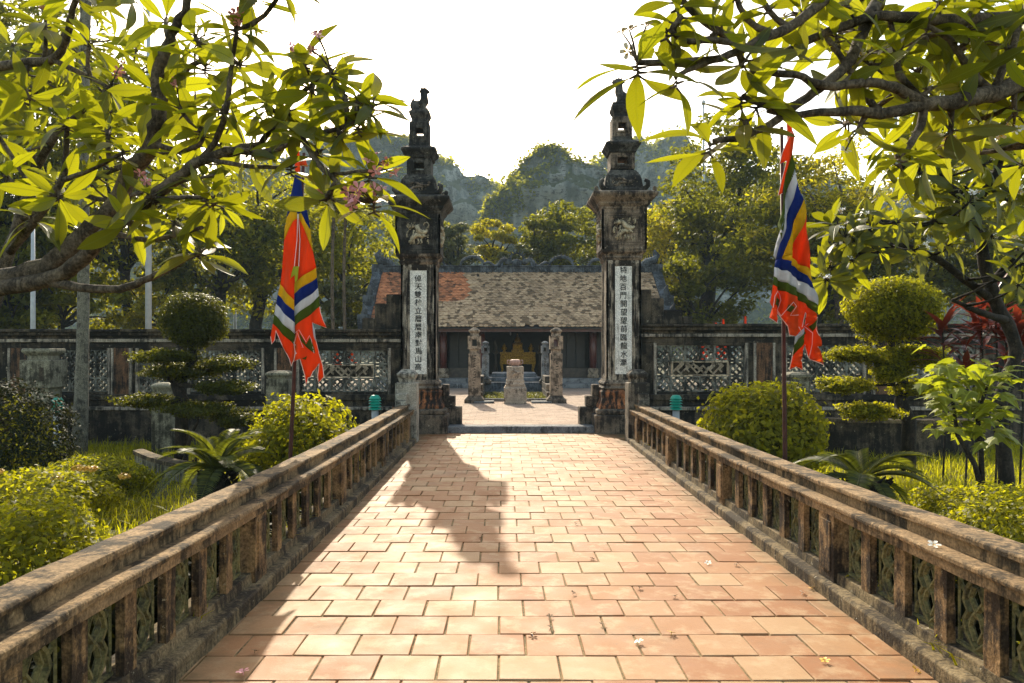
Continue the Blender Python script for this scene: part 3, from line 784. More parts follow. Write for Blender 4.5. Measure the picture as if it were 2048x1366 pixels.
side_wall('l', 'dark weathered openwork wall stretching left from the left gate pillar',
          [(-4.28, -2.32, 6, True), (-6.55, -4.95, 5, False), (-7.62, -6.75, 3, False), (-9.35, -8.15, 4, False), (-12.2, -10.6, 5, False)],
          [(-4.68, -4.36), (-8.06, -7.74), (-10.2, -9.8)], (-13.2, -2.09), 2.0,
          [(-2.42, -2.09, 2.76), (-2.66, -2.425, 2.57), (-2.92, -2.665, 2.27)])
side_wall('r', 'dark weathered openwork wall stretching right from the right gate pillar',
          [(3.14, 5.10, 6, True), (5.85, 7.55, 5, False), (8.3, 9.9, 5, False)],
          [(5.26, 5.60), (7.72, 8.05)], (2.85, 12.5), 2.11,
          [(2.85, 3.10, 2.86), (3.103, 3.36, 2.68), (3.363, 3.75, 2.44), (3.753, 3.95, 2.30)])

# ------------------------------------------------------------------ temple
def temple():
    x0, x1 = -5.75, 7.1; xc = .66
    ye, ze, yr, zr = 30.8, 2.52, 34.4, 5.19
    root = thing('temple', (xc, 33, CZ), 'low temple hall with brown tiled roof and dark open front', 'temple')
    MB().box(x0 + .3, x1 - .3, 31.4, 38.6, CZ - .2, .40).build('podium', 'grey_stone', root, bevel=.02)
    MB().box(x0 + .1, x1 - .1, 31.0, 31.398, CZ - .2, .20).build('podium_step', 'grey_stone', root, bevel=.02)
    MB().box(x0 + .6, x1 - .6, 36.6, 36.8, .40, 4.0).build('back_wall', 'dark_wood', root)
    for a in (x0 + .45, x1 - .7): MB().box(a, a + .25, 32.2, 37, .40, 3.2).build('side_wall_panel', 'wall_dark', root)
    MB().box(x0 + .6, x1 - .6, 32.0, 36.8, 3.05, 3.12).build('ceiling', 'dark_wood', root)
    MB().box(x0 + .2, x1 - .2, 31.05, 31.25, 2.36, 2.50).build('eave_beam', 'red_lacquer', root)
    cols = [-4.7, -2.55, -.9, 2.25, 3.9, 6.0]
    for x in cols:
        c = MB().lathe((x, 32.1, .4), [(.15, .42), (.16, 1.2), (.15, 2.3)], 14).build('column', 'red_lacquer', root, smooth=True)
        MB().lathe((x, 32.1, .4), [(.24, 0), (.25, .1), (.2, .16), (.23, .22), (.24, .32), (.19, .42)], 14).build('column_base', 'tan_stone', c, smooth=True)
    for a, b in zip(cols, cols[1:]):
        if a == -.9: continue
        MB().box(a + .18, b - .18, 32.3, 32.36, .40, .82).build('parapet_panel', 'brown_wood', root)
        n = int((b - a) / .42)
        for i in range(n):
            xa = a + .2 + (b - a - .4) * i / n
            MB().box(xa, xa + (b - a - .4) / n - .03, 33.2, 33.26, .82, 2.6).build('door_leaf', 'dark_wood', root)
    # tiled slope: every tile real, joined (a few pixels each in view)
    rf = MB().loft([[(x0, ye, ze - .04), (x1, ye, ze - .04), (x1, ye, ze), (x0, ye, ze)], [(x0, yr, zr - .04), (x1, yr, zr - .04), (x1, yr, zr), (x0, yr, zr)], [(x0, 38.4, 2.7), (x1, 38.4, 2.7), (x1, 38.4, 2.74), (x0, 38.4, 2.74)]]).build('roof', 'dark_wood', root)
    rows, cw = 32, .19
    L = math.hypot(yr - ye, zr - ze); dv = Vector((0, yr - ye, zr - ze)).normalized(); nv = Vector((0, -dv.z, dv.y))
    grey, orange = [], []
    for r in range(rows):
        s = L * r / rows
        sag = -.10 * math.sin(math.pi * r / rows)
        x = x0 + .12 + (cw / 2 if r % 2 else 0)
        while x < x1 - .15:
            if random.random() > .03:
                b = Vector((x, ye, ze)) + dv * s + nv * (.075 + sag * .25 + random.uniform(-.008, .012))
                ww = cw * .46; ln = L / rows * 1.9 * random.uniform(.9, 1.06); sk = random.uniform(-.012, .012)
                p = [b + Vector((-ww, 0, 0)) + dv * .02, b + Vector((sk, 0, 0)) - dv * .012, b + Vector((ww, 0, 0)) + dv * .02, b + Vector((ww, 0, 0)) + dv * ln - nv * .03, b + Vector((-ww, 0, 0)) + dv * ln - nv * .03]
                # front lip
                lip = [q - nv * .03 for q in p[:3]]
                pn = mnoise.noise(Vector((x * .55, r * .07, 2))) * .7
                dst = orange if (x < -3.3 + pn * 1.5 or (x < -1.72 + pn * .8 and r > rows * .42 and x > -3.2) ) else grey
                dst += [p[0], p[1], p[2], p[3], p[4]] + [lip[0], lip[1], lip[2], p[2], p[1]][:0]
                dst_l = lips_o if dst is orange else lips_g
                dst_l += [lip[0], lip[1], p[1], p[0], lip[1], lip[2], p[2], p[1]]
            x += cw
    for nm, A, Lp, mt in (('roof_tiles', grey, lips_g, 'roof_grey'), ('new_roof_tiles', orange, lips_o, 'roof_orange')):
        o = link(nm, npmesh(nm, np.array([tuple(q) for q in A]), 5, mt), rf); o['kind'] = 'stuff'
        if nm == 'new_roof_tiles': o['label'] = 'patch of newer orange roof tiles'
        o = link('tile_edges', npmesh('tile_edges', np.array([tuple(q) for q in Lp]), 4, mt), rf); o['kind'] = 'stuff'
    # ridge with dragon ornaments
    rg = MB(); zz = zr + .02
    rg.box(x0 - .1, x1 + .1, yr - .14, yr + .14, zz - .1, zz + .22); rg.box(x0 - .1, x1 + .1, yr - .18, yr + .18, zz + .22, zz + .28)
    rg.build('ridge', 'ridge_stone', root, bevel=.02)
    def arch(cx, w, h, spikes):
        m = MB(); pts = [(cx - w * math.cos(a), yr, zz + .27 + h * math.sin(a)) for a in [math.pi * i / 12 for i in range(13)]]
        m.tube(pts, [.05 + .03 * math.sin(math.pi * i / 12) for i in range(13)], 7)
        if spikes:
            for i in range(1, 12):
                a = math.pi * i / 12; p = Vector(pts[i]); d = Vector((-math.cos(a), 0, math.sin(a)))
                m.tube([p, p + d * .15], [.045, .008], 5)
        for s in (-1, 1):                                   # curled tails
            m.tube([(cx + s * w, yr, zz + .30), (cx + s * (w + .13), yr - .04, zz + .22), (cx + s * (w + .2), yr - .15, zz + .05), (cx + s * (w + .1), yr - .19, zz - .04), (cx + s * (w + .04), yr - .18, zz + .04)], [.06, .06, .05, .04, .02], 6)
        m.build('dragon_arch', 'ridge_stone', root, smooth=True)
    for s in (-1, 1):
        arch(xc + s * 2.05, .55, .42, s > 0); arch(xc + s * 3.75, .42, .30, s > 0)
    m = MB()
    m.tube([(xc + .3 * math.cos(a), yr, zz + .62 + .24 * math.sin(a)) for a in [2 * math.pi * i / 16 for i in range(17)]], .05, 6)
    for i in range(9):
        a = math.pi * i / 8; m.tube([(xc + .3 * math.cos(a), yr, zz + .62 + .24 * math.sin(a)), (xc + .42 * math.cos(a), yr, zz + .66 + .42 * math.sin(a))], [.05, .01], 5)
    m.ell((xc, yr, zz + .4), (.26, .12, .2)); m.build('sun_disc', 'ridge_stone', root, smooth=True)
    for s in (-1, 1):
        m = MB(); pts = []; rad = []
        for i in range(15):
            u = i / 14; pts.append((xc + s * (.4 + 1.1 * u), yr - .05, zz + .42 + .16 * math.sin(u * 9) * (1 - u * .4) - .1 * u)); rad.append(.12 - .07 * u)
        m.tube(pts, rad, 7)
        for i in range(2, 14, 1): m.tube([pts[i], (pts[i][0] + s * .03, pts[i][1], pts[i][2] + .2 * (1.1 - i / 14))], [.05, .008], 5)
        for i in (3, 7): m.tube([pts[i], (pts[i][0] + s * .1, yr - .18, zz + .12), (pts[i][0] + s * .2, yr - .2, zz - .04)], [.05, .045, .02], 5)
        m.ell((xc + s * .38, yr - .05, zz + .46), (.17, .11, .14)); m.build('dragon', 'ridge_stone', root, smooth=True)
    for xe, s in ((x0, 1), (x1, -1)):                       # gable kerbs, with end beasts
        g = MB(); g.loft([[(xe - .22, ye + dy, ze + dz - .1), (xe + .22, ye + dy, ze + dz - .1), (xe + .22, ye + dy, ze + dz + .2), (xe - .22, ye + dy, ze + dz + .2)] for dy, dz in ((-.1, 0), (1.15, .8), (2.4, 1.72), (3.6, 2.67))])
        g.build('gable_kerb', 'ridge_stone', root, bevel=.02)
        e = MB(); px, pz = xe + s * .1, zr + .2
        e.tube([(px + s * .7, yr, pz), (px + s * .35, yr, pz + .25), (px, yr, pz + .35), (px - s * .15, yr, pz + .6), (px, yr, pz + .85)], [.12, .2, .2, .13, .03], 8)
        for i in range(6): e.tube([(px + s * (.6 - i * .12), yr, pz + .1 + i * .07), (px + s * (.55 - i * .1), yr, pz + .38 + i * .08)], [.06, .01], 5)
        e.box(xe - .25, xe + .25, yr - .25, yr + .25, zr - .3, zr + .35)
        e.build('end_dragon', 'ridge_stone', root, smooth=False)
        for k, (dy, dz) in enumerate(((.2, .1), (1.4, .98))):
            st = MB(); st.box(xe - .25, xe + .25, ye + dy - .25, ye + dy + .25, ze + dz, ze + dz + .45)
            st.tube([(xe, ye + dy, ze + dz + .45), (xe + s * .05, ye + dy - .1, ze + dz + .7), (xe, ye + dy - .2, ze + dz + .9)], [.16, .12, .03], 7)
            st.build('kerb_ornament', 'ridge_stone', root)
lips_g, lips_o = [], []
temple()

def altar():
    x, y = .70, 34.6
    t = thing('altar_table', (x, y, .4), 'gilded carved altar table deep inside the dark temple hall', 'altar')
    z0 = .40
    MB().box(x - .82, x + .82, y - .4, y + .4, z0 + 1.02, z0 + 1.10).build('table_top', 'gold', t, bevel=.01)
    m = MB(); rgm = random.Random(3)
    m.box(x - .76, x + .76, y - .36, y - .32, z0 + .55, z0 + 1.02)
    for i in range(60): m.ell((x + rgm.uniform(-.72, .72), y - .37, z0 + rgm.uniform(.58, .98)), (rgm.uniform(.02, .06), .02, rgm.uniform(.02, .05)), 6, 4)
    m.build('carved_apron', 'gold', t, smooth=False)
    for s in (-1, 1):
        for yy in (-.34, .34):
            MB().tube([(x + s * .74, y + yy, z0 + 1.02), (x + s * .76, y + yy, z0 + .6), (x + s * .70, y + yy, z0 + .3), (x + s * .78, y + yy, z0)], [.07, .08, .05, .06], 6).build('leg', 'gold', t)
    s0 = z0 + 1.1
    st = thing('gold_shrine', (x, y, s0), 'tiered golden shrine in the middle of the altar table', 'shrine')
    MB().box(x - .28, x + .28, y - .2, y + .2, s0, s0 + .12).build('base_tier', 'gold', st, bevel=.01)
    MB().box(x - .22, x + .22, y - .16, y + .16, s0 + .12, s0 + .36).build('cabinet', 'gold', st, bevel=.01)
    MB().lathe((x, y, s0 + .36), [(.26, 0), (.2, .08), (.15, .12), (.16, .2), (.1, .3), (.05, .38), (.02, .5)], 8).build('roof_crown', 'gold', st)
    for s in (-1, 1):
        u = thing('altar_urn', (x + s * .62, y, s0), ('left' if s < 0 else 'right') + ' small golden urn on the altar table', 'urn')
        MB().lathe((x + s * .62, y, s0), [(.06, 0), (.1, .02), (.05, .06), (.12, .14), (.13, .2), (.07, .26), (.09, .3)], 12).build('urn_body', 'gold', u, smooth=True)
        MB().lathe((x + s * .62, y, s0 + .3), [(.08, 0), (.05, .04), (.02, .1)], 10).build('lid', 'gold', u, smooth=True)
        c = thing('crane_candlestick', (x + s * 1.02, y - .3, .4), ('left' if s < 0 else 'right') + ' dark crane-shaped candlestick beside the altar table', 'candlestick')
        MB().tube([(x + s * 1.02, y - .3, .4), (x + s * 1.02, y - .3, 1.35), (x + s * 1.0, y - .3, 1.75), (x + s * 1.06, y - .3, 1.98), (x + s * 1.02, y - .3, 2.05)], [.12, .04, .06, .03, .02], 8).build('stem', 'brown_wood', c, smooth=True)
        MB().ell((x + s * 1.02, y - .3, 1.5), (.14, .1, .1)).build('body', 'brown_wood', c, smooth=True)
    lm = P(1021, 668, 33)
    h = thing('hanging_bulb', lm, 'small pale bulb hanging from the ceiling of the temple hall', 'lamp')
    MB().lathe((lm.x, lm.y, lm.z - .06), [(.02, 0), (.035, .03), (.03, .12), (.015, .14)], 10).build('bulb', 'pole_white', h, smooth=True)
    MB().tube([(lm.x, lm.y, lm.z + .08), (lm.x, lm.y, 3.05)], .006, 4).build('wire', 'dark_wood', h)
altar()

# ------------------------------------------------------------------ things in the courtyard
def court_pillar(px, Y, zb, h, wd, label, mat='tan_stone'):
    x = (px - VX) / FPX * Y
    t = thing('stone_pillar', (x, Y, zb), label, 'pillar')
    k = h / 2.26
    MB().square(x, Y, [(wd * .86, zb - .05), (wd * .86, zb + .10 * k), (wd * .62, zb + .18 * k), (wd * .56, zb + .22 * k)]).build('base', 'base_stone', t, bevel=.008)
    sh = MB().square(x, Y, [(wd * .54, zb + .22 * k), (wd * .52, zb + 1.48 * k)]).build('shaft', mat, t, bevel=.008)
    m = MB(); rg = random.Random(px)
    for i in range(14):
        z = zb + (.36 + 1.05 * i / 13) * k
        m.cbox((x + rg.uniform(-.03, .03), Y - wd * .545, z), rg.uniform(.05, .09), .008, rg.uniform(.015, .03), 0, (0, rg.uniform(-.5, .5), 0))
    m.build('carved_character', 'base_stone', sh)
    MB().square(x, Y, [(wd * .42, zb + 1.48 * k), (wd * .42, zb + 1.60 * k)]).build('neck', mat, t)
    z0, z1 = zb + 1.60 * k, zb + 2.0 * k; g = wd * .22; hw = wd * .58
    m = MB(); m.box(x - hw, x - g, Y - hw, Y + hw, z0, z1); m.box(x + g, x + hw, Y - hw, Y + hw, z0, z1)
    m.box(x - g, x + g, Y - hw + .001, Y + hw - .001, z0, z0 + .1 * k); m.box(x - g, x + g, Y - hw + .001, Y + hw - .001, z1 - .1 * k, z1)
    m.build('lantern_box', mat, t, bevel=.006)
    MB().square(x, Y, [(wd * .40, z1), (wd * .36, z1 + .08 * k), (wd * .5, z1 + .13 * k), (wd * .5, z1 + .17 * k), (wd * .3, z1 + .22 * k), (wd * .1, z1 + .26 * k)]).build('cap', mat, t, bevel=.004)
court_pillar(949, 22.4, CZ, 2.26, .34, 'front left brown stone lantern pillar standing in the courtyard')
court_pillar(1112, 22.4, CZ, 2.26, .34, 'front right brown stone lantern pillar standing in the courtyard')
court_pillar(971, 26.4, .44, 1.48, .24, 'rear left grey lantern pillar beside the stone platform', 'grey_stone')
court_pillar(1090, 26.4, .44, 1.48, .24, 'rear right grey lantern pillar beside the stone platform', 'grey_stone')
def court_misc():
    Y = 26.3; xa, xb = (966 - VX) / FPX * Y, (1092 - VX) / FPX * Y
    t = thing('stone_platform', ((xa + xb) / 2, 27.5, CZ), 'tiered blue-grey stone platform in front of the temple hall', 'platform')
    MB().box(xa, xb, Y, Y + 3, CZ, .46).build('lower_tier', 'blue_stone', t, bevel=.02)
    MB().box(xa + .16, xb - .16, Y + .5, Y + 2.7, .461, .60).build('middle_tier', 'blue_stone', t, bevel=.02)
    MB().box(xa + .3, xb - .3, Y + .9, Y + 2.5, .601, .76).build('top_tier', 'blue_stone', t, bevel=.02)
    for s, nm in ((-1, 'left'), (1, 'right')):
        xs = .38 + s * 1.12
        w_ = thing('stepped_wall', (xs, 24.2, CZ), nm + ' low stepped stone flank between lantern pillars in the courtyard', 'wall')
        for k, (za, ya, yb) in enumerate(((.30, 22.9, 26.2), (.52, 23.4, 26.2), (.74, 24.4, 26.2))):
            MB().box(xs - .13 + k * .012, xs + .13 - k * .012, ya, yb, (CZ, .301, .521)[k], za).build('step', 'base_stone', w_, bevel=.02)
    x = (1030.5 - VX) / FPX * 21.8 ; y = 22.1
    t = thing('incense_altar', (x, y, CZ), 'pale carved stone incense altar in the middle of the courtyard', 'altar')
    MB().square(x, y, [(.33, CZ), (.33, CZ + .46), (.31, CZ + .49)]).build('plinth', 'altar_stone', t, bevel=.012)
    MB().square(x, y, [(.27, CZ + .53), (.28, CZ + .58), (.26, CZ + .62), (.27, CZ + .68), (.245, CZ + .72)]).build('foot', 'altar_stone', t, bevel=.01)
    for sx in (-1, 1): MB().box(x + sx * .24 - .06, x + sx * .24 + .06, y - .29, y + .29, CZ + .49, CZ + .53).build('foot_pad', 'altar_stone', t)
    b = MB().square(x, y, [(.245, CZ + .721), (.25, CZ + 1.08), (.235, CZ + 1.10)]).build('block', 'altar_stone', t, bevel=.012)
    relief(x - .19, x + .19, y - .247, CZ + .78, CZ + 1.04, 77).build('block_carving', ['altar_stone', 'altar_stone'], b, smooth=True)
    m = MB(); m.lathe((x, y, CZ + 1.10), [(.1, 0), (.12, .03), (.17, .1), (.15, .18), (.1, .2), (.09, .19)], 14)
    for s in (-1, 1): m.tube([(x + s * .14, y, CZ + 1.15), (x + s * .23, y, CZ + 1.19), (x + s * .22, y, CZ + 1.28), (x + s * .15, y, CZ + 1.26)], .022, 6)
    m.build('incense_bowl', 'bowl_pink', t, smooth=True)
    lw = MB().box(-.75, 1.55, 23.0, 26.1, CZ, CZ + .05); lo = tag(lw.build('lawn_bed', 'soil'), kind='structure')
    n = 3500; p = np.stack([RNG.uniform(-.72, 1.52, n), RNG.uniform(23.05, 26.1, n), np.full(n, CZ + .05)], 1)
    grass_blades('courtyard_grass', p, RNG.uniform(.05, .13, n), 'leaf_olive', 'short dry grass bed in the courtyard before the stone platform', 'grass')
    k = thing('lawn_kerb', (.4, 22.95, CZ), 'low stone kerb edging the courtyard grass bed', 'kerb')
    MB().box(-.78, 1.58, 22.86, 22.998, CZ, CZ + .09).build('kerb_stone', 'grey_stone', k, bevel=.015)
    for px, py, nm in ((968, 803, 'left'), (1083, 804, 'right')):
        q = P(px, py, 22.3 - .2); s_ = MB().box(q.x - .3, q.x + .3, 22.0, 22.5, CZ + .004, CZ + .06)
        tag(s_.build('stone_slab', 'grey_stone', bevel=.015), nm + ' flat grey stone slab lying on the courtyard paving', 'slab')
plain('bowl_pink', (.42, .25, .19), .7, .35, 0, 9)
def grass_blades(name, pts, h, mat, label=None, cat=None, parent=None, wd=.012, lean=.45):
    n = len(pts); a = RNG.uniform(0, 6.283, n); d = np.stack([np.cos(a), np.sin(a), np.zeros(n)], 1); s = np.stack([-d[:, 1], d[:, 0], np.zeros(n)], 1)
    wdt = wd * RNG.uniform(.6, 1.4, n)[:, None]; hh = np.asarray(h)[:, None]; le = RNG.uniform(.1, lean * 2, n)[:, None]; up = np.array([0, 0, 1.0])
    m1 = pts + up * hh * .55 + d * hh * le * .25; tp = pts + up * hh * (1 - le * .25) + d * hh * le * .8
    q1 = np.stack([pts - s * wdt, pts + s * wdt, m1 + s * wdt * .8, m1 - s * wdt * .8], 1)
    q2 = np.stack([m1 - s * wdt * .8, m1 + s * wdt * .8, tp + s * wdt * .1, tp - s * wdt * .1], 1)
    rn = RNG.random(n)
    V = np.concatenate([q1, q2], 1).reshape(-1, 3)
    o = link(name, npmesh(name, V, 4, mat, np.repeat(rn, 2)), parent)
    tag(o, label, cat, kind='stuff'); return o
court_misc()

# ------------------------------------------------------------------ mountains
def mountain(name, label, sil, Y, depth, seed, rough=1.0, veg=9000, vsize=1.2, steps=5):
    sil = [P(x, y, Y) for x, y in sil]
    xs = [p.x for p in sil]; zs = [p.z for p in sil]
    N, Mr = 190, 84
    mb = MB(); V = []
    t = thing(name, ((xs[0] + xs[-1]) / 2, Y, GZ), label, 'mountain')
    for j in range(Mr + 1):
        v = j / Mr
        for i in range(N + 1):
            x = xs[0] + (xs[-1] - xs[0]) * i / N
            H = float(np.interp(x, xs, zs)) - GZ
            if v <= .75:
                u = v / .75
                k = u * steps; led = (math.floor(k) + min(1, (k - math.floor(k)) * 1.6) ** .8) / steps      # cliff bands
                z = H * (.55 * u + .45 * led); y = Y - depth * (1 - u) ** 1.6
            else:
                u = (v - .75) / .25; z = H * (1 - u ** 2); y = Y + depth * u
            q = Vector((x * .06 * rough, y * .06 * rough, z * .09 * rough + seed))
            f = mnoise.fractal(q, 1.0, 2.1, 6)
            g = mnoise.fractal(Vector((x * .25, z * .4, seed + 9)), 1.0, 2.0, 4)
            e = min(1, u * 1.5) if v <= .75 else 1
            rd = mnoise.ridged_multi_fractal(Vector((x * .11, y * .11, z * .05 + seed)), .9, 2.1, 5, 1.0, 2.0)
            y += (1.2 - rd) * depth * .13 * e
            y += (-f * depth * .30 + g * depth * .06) * e; xo = g * depth * .03
            z += (.05 * f * H + .012 * g * H) * (1 if v < .74 else .8) * e
            V.append((x + xo, y, GZ + max(-2, z) - 1))
    n = N + 1
    mb.add(V, [(j * n + i, j * n + i + 1, (j + 1) * n + i + 1, (j + 1) * n + i) for j in range(Mr) for i in range(N)])
    mb.build('rock', 'karst_rock', t, smooth=True)
    A = np.array(V).reshape(Mr + 1, n, 3)
    jj = RNG.integers(2, int(Mr * .8), veg * 3); ii = RNG.integers(1, N - 1, veg * 3)
    p = A[jj, ii] + RNG.normal(0, depth * .012, (veg * 3, 3))
    msk = np.array([mnoise.fractal(Vector((a[0] * .05, a[1] * .05, a[2] * .10 + seed)), 1, 2, 4) for a in p]) + RNG.normal(0, .12, len(p))
    bot = (p[:, 2] / max(zs)) < .45
    up = (A[np.minimum(jj + 1, Mr), ii] - A[jj, ii]); flat = up[:, 1] > up[:, 2] * .75
    keep = (msk > .3) | (bot & (msk > -.1)) | (flat & (msk > -.1)) | ((jj > .73 * Mr) & (msk > -.25))
    p = p[keep][:veg]
    nr = np.tile(np.array([0, -.5, .8]), (len(p), 1))
    # clumps: several blades round each spot
    c = np.repeat(p, 4, 0) + RNG.normal(0, vsize * .55, (len(p) * 4, 3))
    leaves('vegetation', c, np.repeat(nr, 4, 0), np.full(len(c), vsize), 'leaf_tree', t, .7, .8)
    return t
mountain('karst_mountain', 'rocky karst peak in the middle with bushes on its crest', [(930, 470), (960, 430), (975, 400), (1010, 372), (1025, 325), (1050, 292), (1080, 272), (1110, 274), (1140, 284), (1165, 294), (1185, 306), (1205, 316), (1230, 345), (1265, 372), (1300, 400), (1340, 440)], 130, 16, 3, 1.3, 4500, .75, 6)
mountain('karst_mountain', 'hazy blue green ridge falling to the right behind the left pillar', [(250, 540), (330, 450), (430, 370), (520, 310), (640, 275), (700, 262), (760, 262), (800, 268), (850, 290), (900, 315), (950, 338), (985, 358), (1003, 378), (1025, 420), (1060, 450)], 230, 34, 8, .8, 8000, 1.5, 5)
mountain('karst_mountain', 'hazy forested ridge behind the right pillar', [(1120, 420), (1170, 350), (1195, 306), (1230, 284), (1280, 272), (1310, 284), (1340, 274), (1380, 284), (1450, 330), (1560, 350), (1700, 370), (1850, 380), (2000, 390), (2200, 420)], 250, 38, 15, .8, 9000, 1.7, 5)
mountain('karst_mountain', 'far hazy hill glimpsed between the trees at the left', [(-600, 470), (-300, 430), (-50, 420), (150, 440), (300, 470), (450, 500), (560, 540), (650, 600)], 270, 30, 21, .8, 5000, 1.8, 4)

# ------------------------------------------------------------------ background trees
def limb(a, b, r0, r1, bend=.15, n=6):
    a, b = Vector(a), Vector(b); d = b - a; o = Vector((random.uniform(-1, 1), random.uniform(-1, 1), random.uniform(-.3, .6))) * d.length * bend
    pts = [a + d * (i / n) + o * math.sin(math.pi * i / n) + Vector((random.uniform(-1, 1), random.uniform(-1, 1), 0)) * d.length * .015 for i in range(n + 1)]
    return pts, [r0 + (r1 - r0) * i / n for i in range(n + 1)]
def tree(name, label, px, py, rpx, rpy, Y, mat, clumps, per, lsize, trunk=None, bark='bark_dark', group=None, density=1.0, tr=.14, fill=.62, aspect=.5, flat=.62):
    c = P(px, py, Y); s = Y / FPX; rx, rz = rpx * s, rpy * s; ry = (rx + rz) / 2
    tx = P(trunk if trunk is not None else px, 0, Y).x
    t = thing(name, (tx, Y, GZ), label, 'tree', group)
    base = Vector((tx, Y, GZ - .3)); fork = Vector((tx + (c.x - tx) * .45, Y, max(GZ + .6, c.z - rz * .75)))
    mb = MB(); p_, r_ = limb(base, fork, tr * 1.25, tr, .05); mb.tube(p_, r_, 9)
    cen = []
    for k in range(clumps):
        d = unit(RNG.normal(0, 1, 3)); rr = fill + (1 - fill) * random.random() ** .6
        if random.random() < .25: rr *= .6
        cen.append(np.array([c.x + d[0] * rx * rr, c.y + d[1] * ry * rr, c.z + d[2] * rz * rr]))
    for k in range(min(12, clumps)):
        e = cen[k * max(1, clumps // 12) % clumps]; p_, r_ = limb(fork, e, tr * .6, tr * .1, .2); mb.tube(p_, r_, 6)
    mb.build('trunk', bark, t, smooth=True)
    pts, nr = [], []
    for k, q in enumerate(cen):
        cr = (rx + rz) * .5 * random.uniform(.20, .34)
        a, b = blob(q, (cr * 1.15, cr * 1.15, cr * flat), int(per * random.uniform(.6, 1.3)), .45, .4, k)
        pts.append(a); nr.append(b + np.array([0, 0, .5]))
    pts = np.concatenate(pts); nr = np.concatenate(nr)
    leaves('crown', pts, nr, np.full(len(pts), lsize), mat, t, aspect, .75)
    return t
def clump_size(Y, px): return px * Y / FPX
TG = 'trees rising behind the wall'
tree('broadleaf_tree', 'tall dark tree filling the upper left corner', 50, 280, 210, 320, 34, 'leaf_tree_dark', 170, 150, clump_size(34, 15), 20, tr=0.36)
tree('broadleaf_tree', 'loose yellow green tree behind the pale palm trunk', 250, 400, 190, 190, 33, 'leaf_tree', 60, 120, clump_size(33, 14), 250, tr=0.21, fill=.5)
tree('broadleaf_tree', 'dark spreading tree with forked black trunk behind the left wall', 430, 500, 130, 115, 34, 'leaf_tree_dark', 50, 150, clump_size(34, 12), 455, tr=0.24)
tree('broadleaf_tree', 'dark tree with slanting trunk behind the left flag', 545, 470, 150, 150, 36, 'leaf_tree', 60, 150, clump_size(36, 12), 505, tr=0.27)
tree('broadleaf_tree', 'olive tree between the left flag and the left pillar', 690, 520, 90, 120, 38, 'leaf_tree', 45, 140, clump_size(38, 11), 700)
tree('broadleaf_tree', 'low grey green tree beside the left gable of the temple', 690, 610, 75, 60, 35, 'leaf_olive', 30, 130, clump_size(35, 10), 690)
tree('broadleaf_tree', 'bright leafy shrub tree low behind the wall at the left', 130, 600, 130, 70, 32, 'leaf_tree', 40, 130, clump_size(32, 13), 120)
tree('broadleaf_tree', 'sunny shrub tree behind the wall left of the small street lamp', 330, 610, 100, 60, 33, 'leaf_tree_bright', 30, 120, clump_size(33, 11), 340)
tree('broadleaf_tree', 'tall dark tree right of the right pillar, brown leaves at its top', 1455, 400, 115, 165, 38, 'leaf_tree_dark', 75, 150, clump_size(38, 12), 1400, tr=0.35)
tree('broadleaf_tree', 'dark tree mass behind the right flag', 1620, 500, 150, 170, 33, 'leaf_tree_dark', 75, 150, clump_size(33, 13), 1640, tr=0.29)
tree('feathery_tree', 'feathery yellow green branches behind the right flag', 1620, 410, 140, 140, 32, 'leaf_tree_bright', 60, 80, clump_size(32, 12), 1700, 'bark', tr=0.16, fill=.55, aspect=.35, flat=.3)
tree('broadleaf_tree', 'pale green tree directly right of the right pillar', 1330, 500, 80, 95, 42, 'leaf_tree_bright', 45, 130, clump_size(42, 10), 1330)
tree('broadleaf_tree', 'dark bushy tree low behind the stepped right wall', 1400, 590, 95, 80, 35, 'leaf_tree_dark', 40, 140, clump_size(35, 11), 1410)
tree('broadleaf_tree', 'dark green tree behind the right frangipani', 1850, 520, 150, 110, 33, 'leaf_tree_dark', 45, 140, clump_size(33, 13), 1840)
tree('broadleaf_tree', 'tall light tree in the upper right corner', 1960, 260, 170, 230, 32, 'leaf_tree', 80, 130, clump_size(32, 14), 2020, tr=0.26, fill=.6)
tree('broadleaf_tree', 'round dark green tree above the temple roof', 1122, 482, 84, 70, 48, 'leaf_tree_dark', 60, 170, clump_size(48, 9), 1120, tr=.2)
tree('broadleaf_tree', 'bright yellow green tree above the temple roof', 987, 490, 52, 48, 46, 'leaf_tree_bright', 36, 130, clump_size(46, 8), 985)
tree('broadleaf_tree', 'olive tree just right of the left pillar above the roof', 912, 505, 48, 52, 50, 'leaf_olive', 32, 130, clump_size(50, 9), 910)
tree('broadleaf_tree', 'small olive tree between the bright and the dark tree above the roof', 1035, 520, 40, 34, 44, 'leaf_olive', 22, 110, clump_size(44, 9), 1035)
tree('broadleaf_tree', 'distant green tree left of the right pillar top', 1215, 470, 60, 60, 58, 'leaf_tree_dark', 30, 120, clump_size(58, 9), 1215)
tree('broadleaf_tree', 'hazy tree line crown at the foot of the right ridge', 1420, 440, 90, 50, 62, 'leaf_tree', 35, 130, clump_size(62, 9), 1420)
tree('broadleaf_tree', 'hazy tree crown at the foot of the left ridge', 830, 470, 60, 60, 55, 'leaf_tree', 30, 130, clump_size(55, 9), 830)
tree('broadleaf_tree', 'dark filler tree at the far left behind the hedge', 20, 560, 120, 120, 31, 'leaf_tree_dark', 45, 140, clump_size(31, 13), 30)
tree('broadleaf_tree', 'dark tree at the right edge behind the red plants', 2030, 560, 110, 130, 30, 'leaf_tree_dark', 45, 130, clump_size(30, 15), 2060)

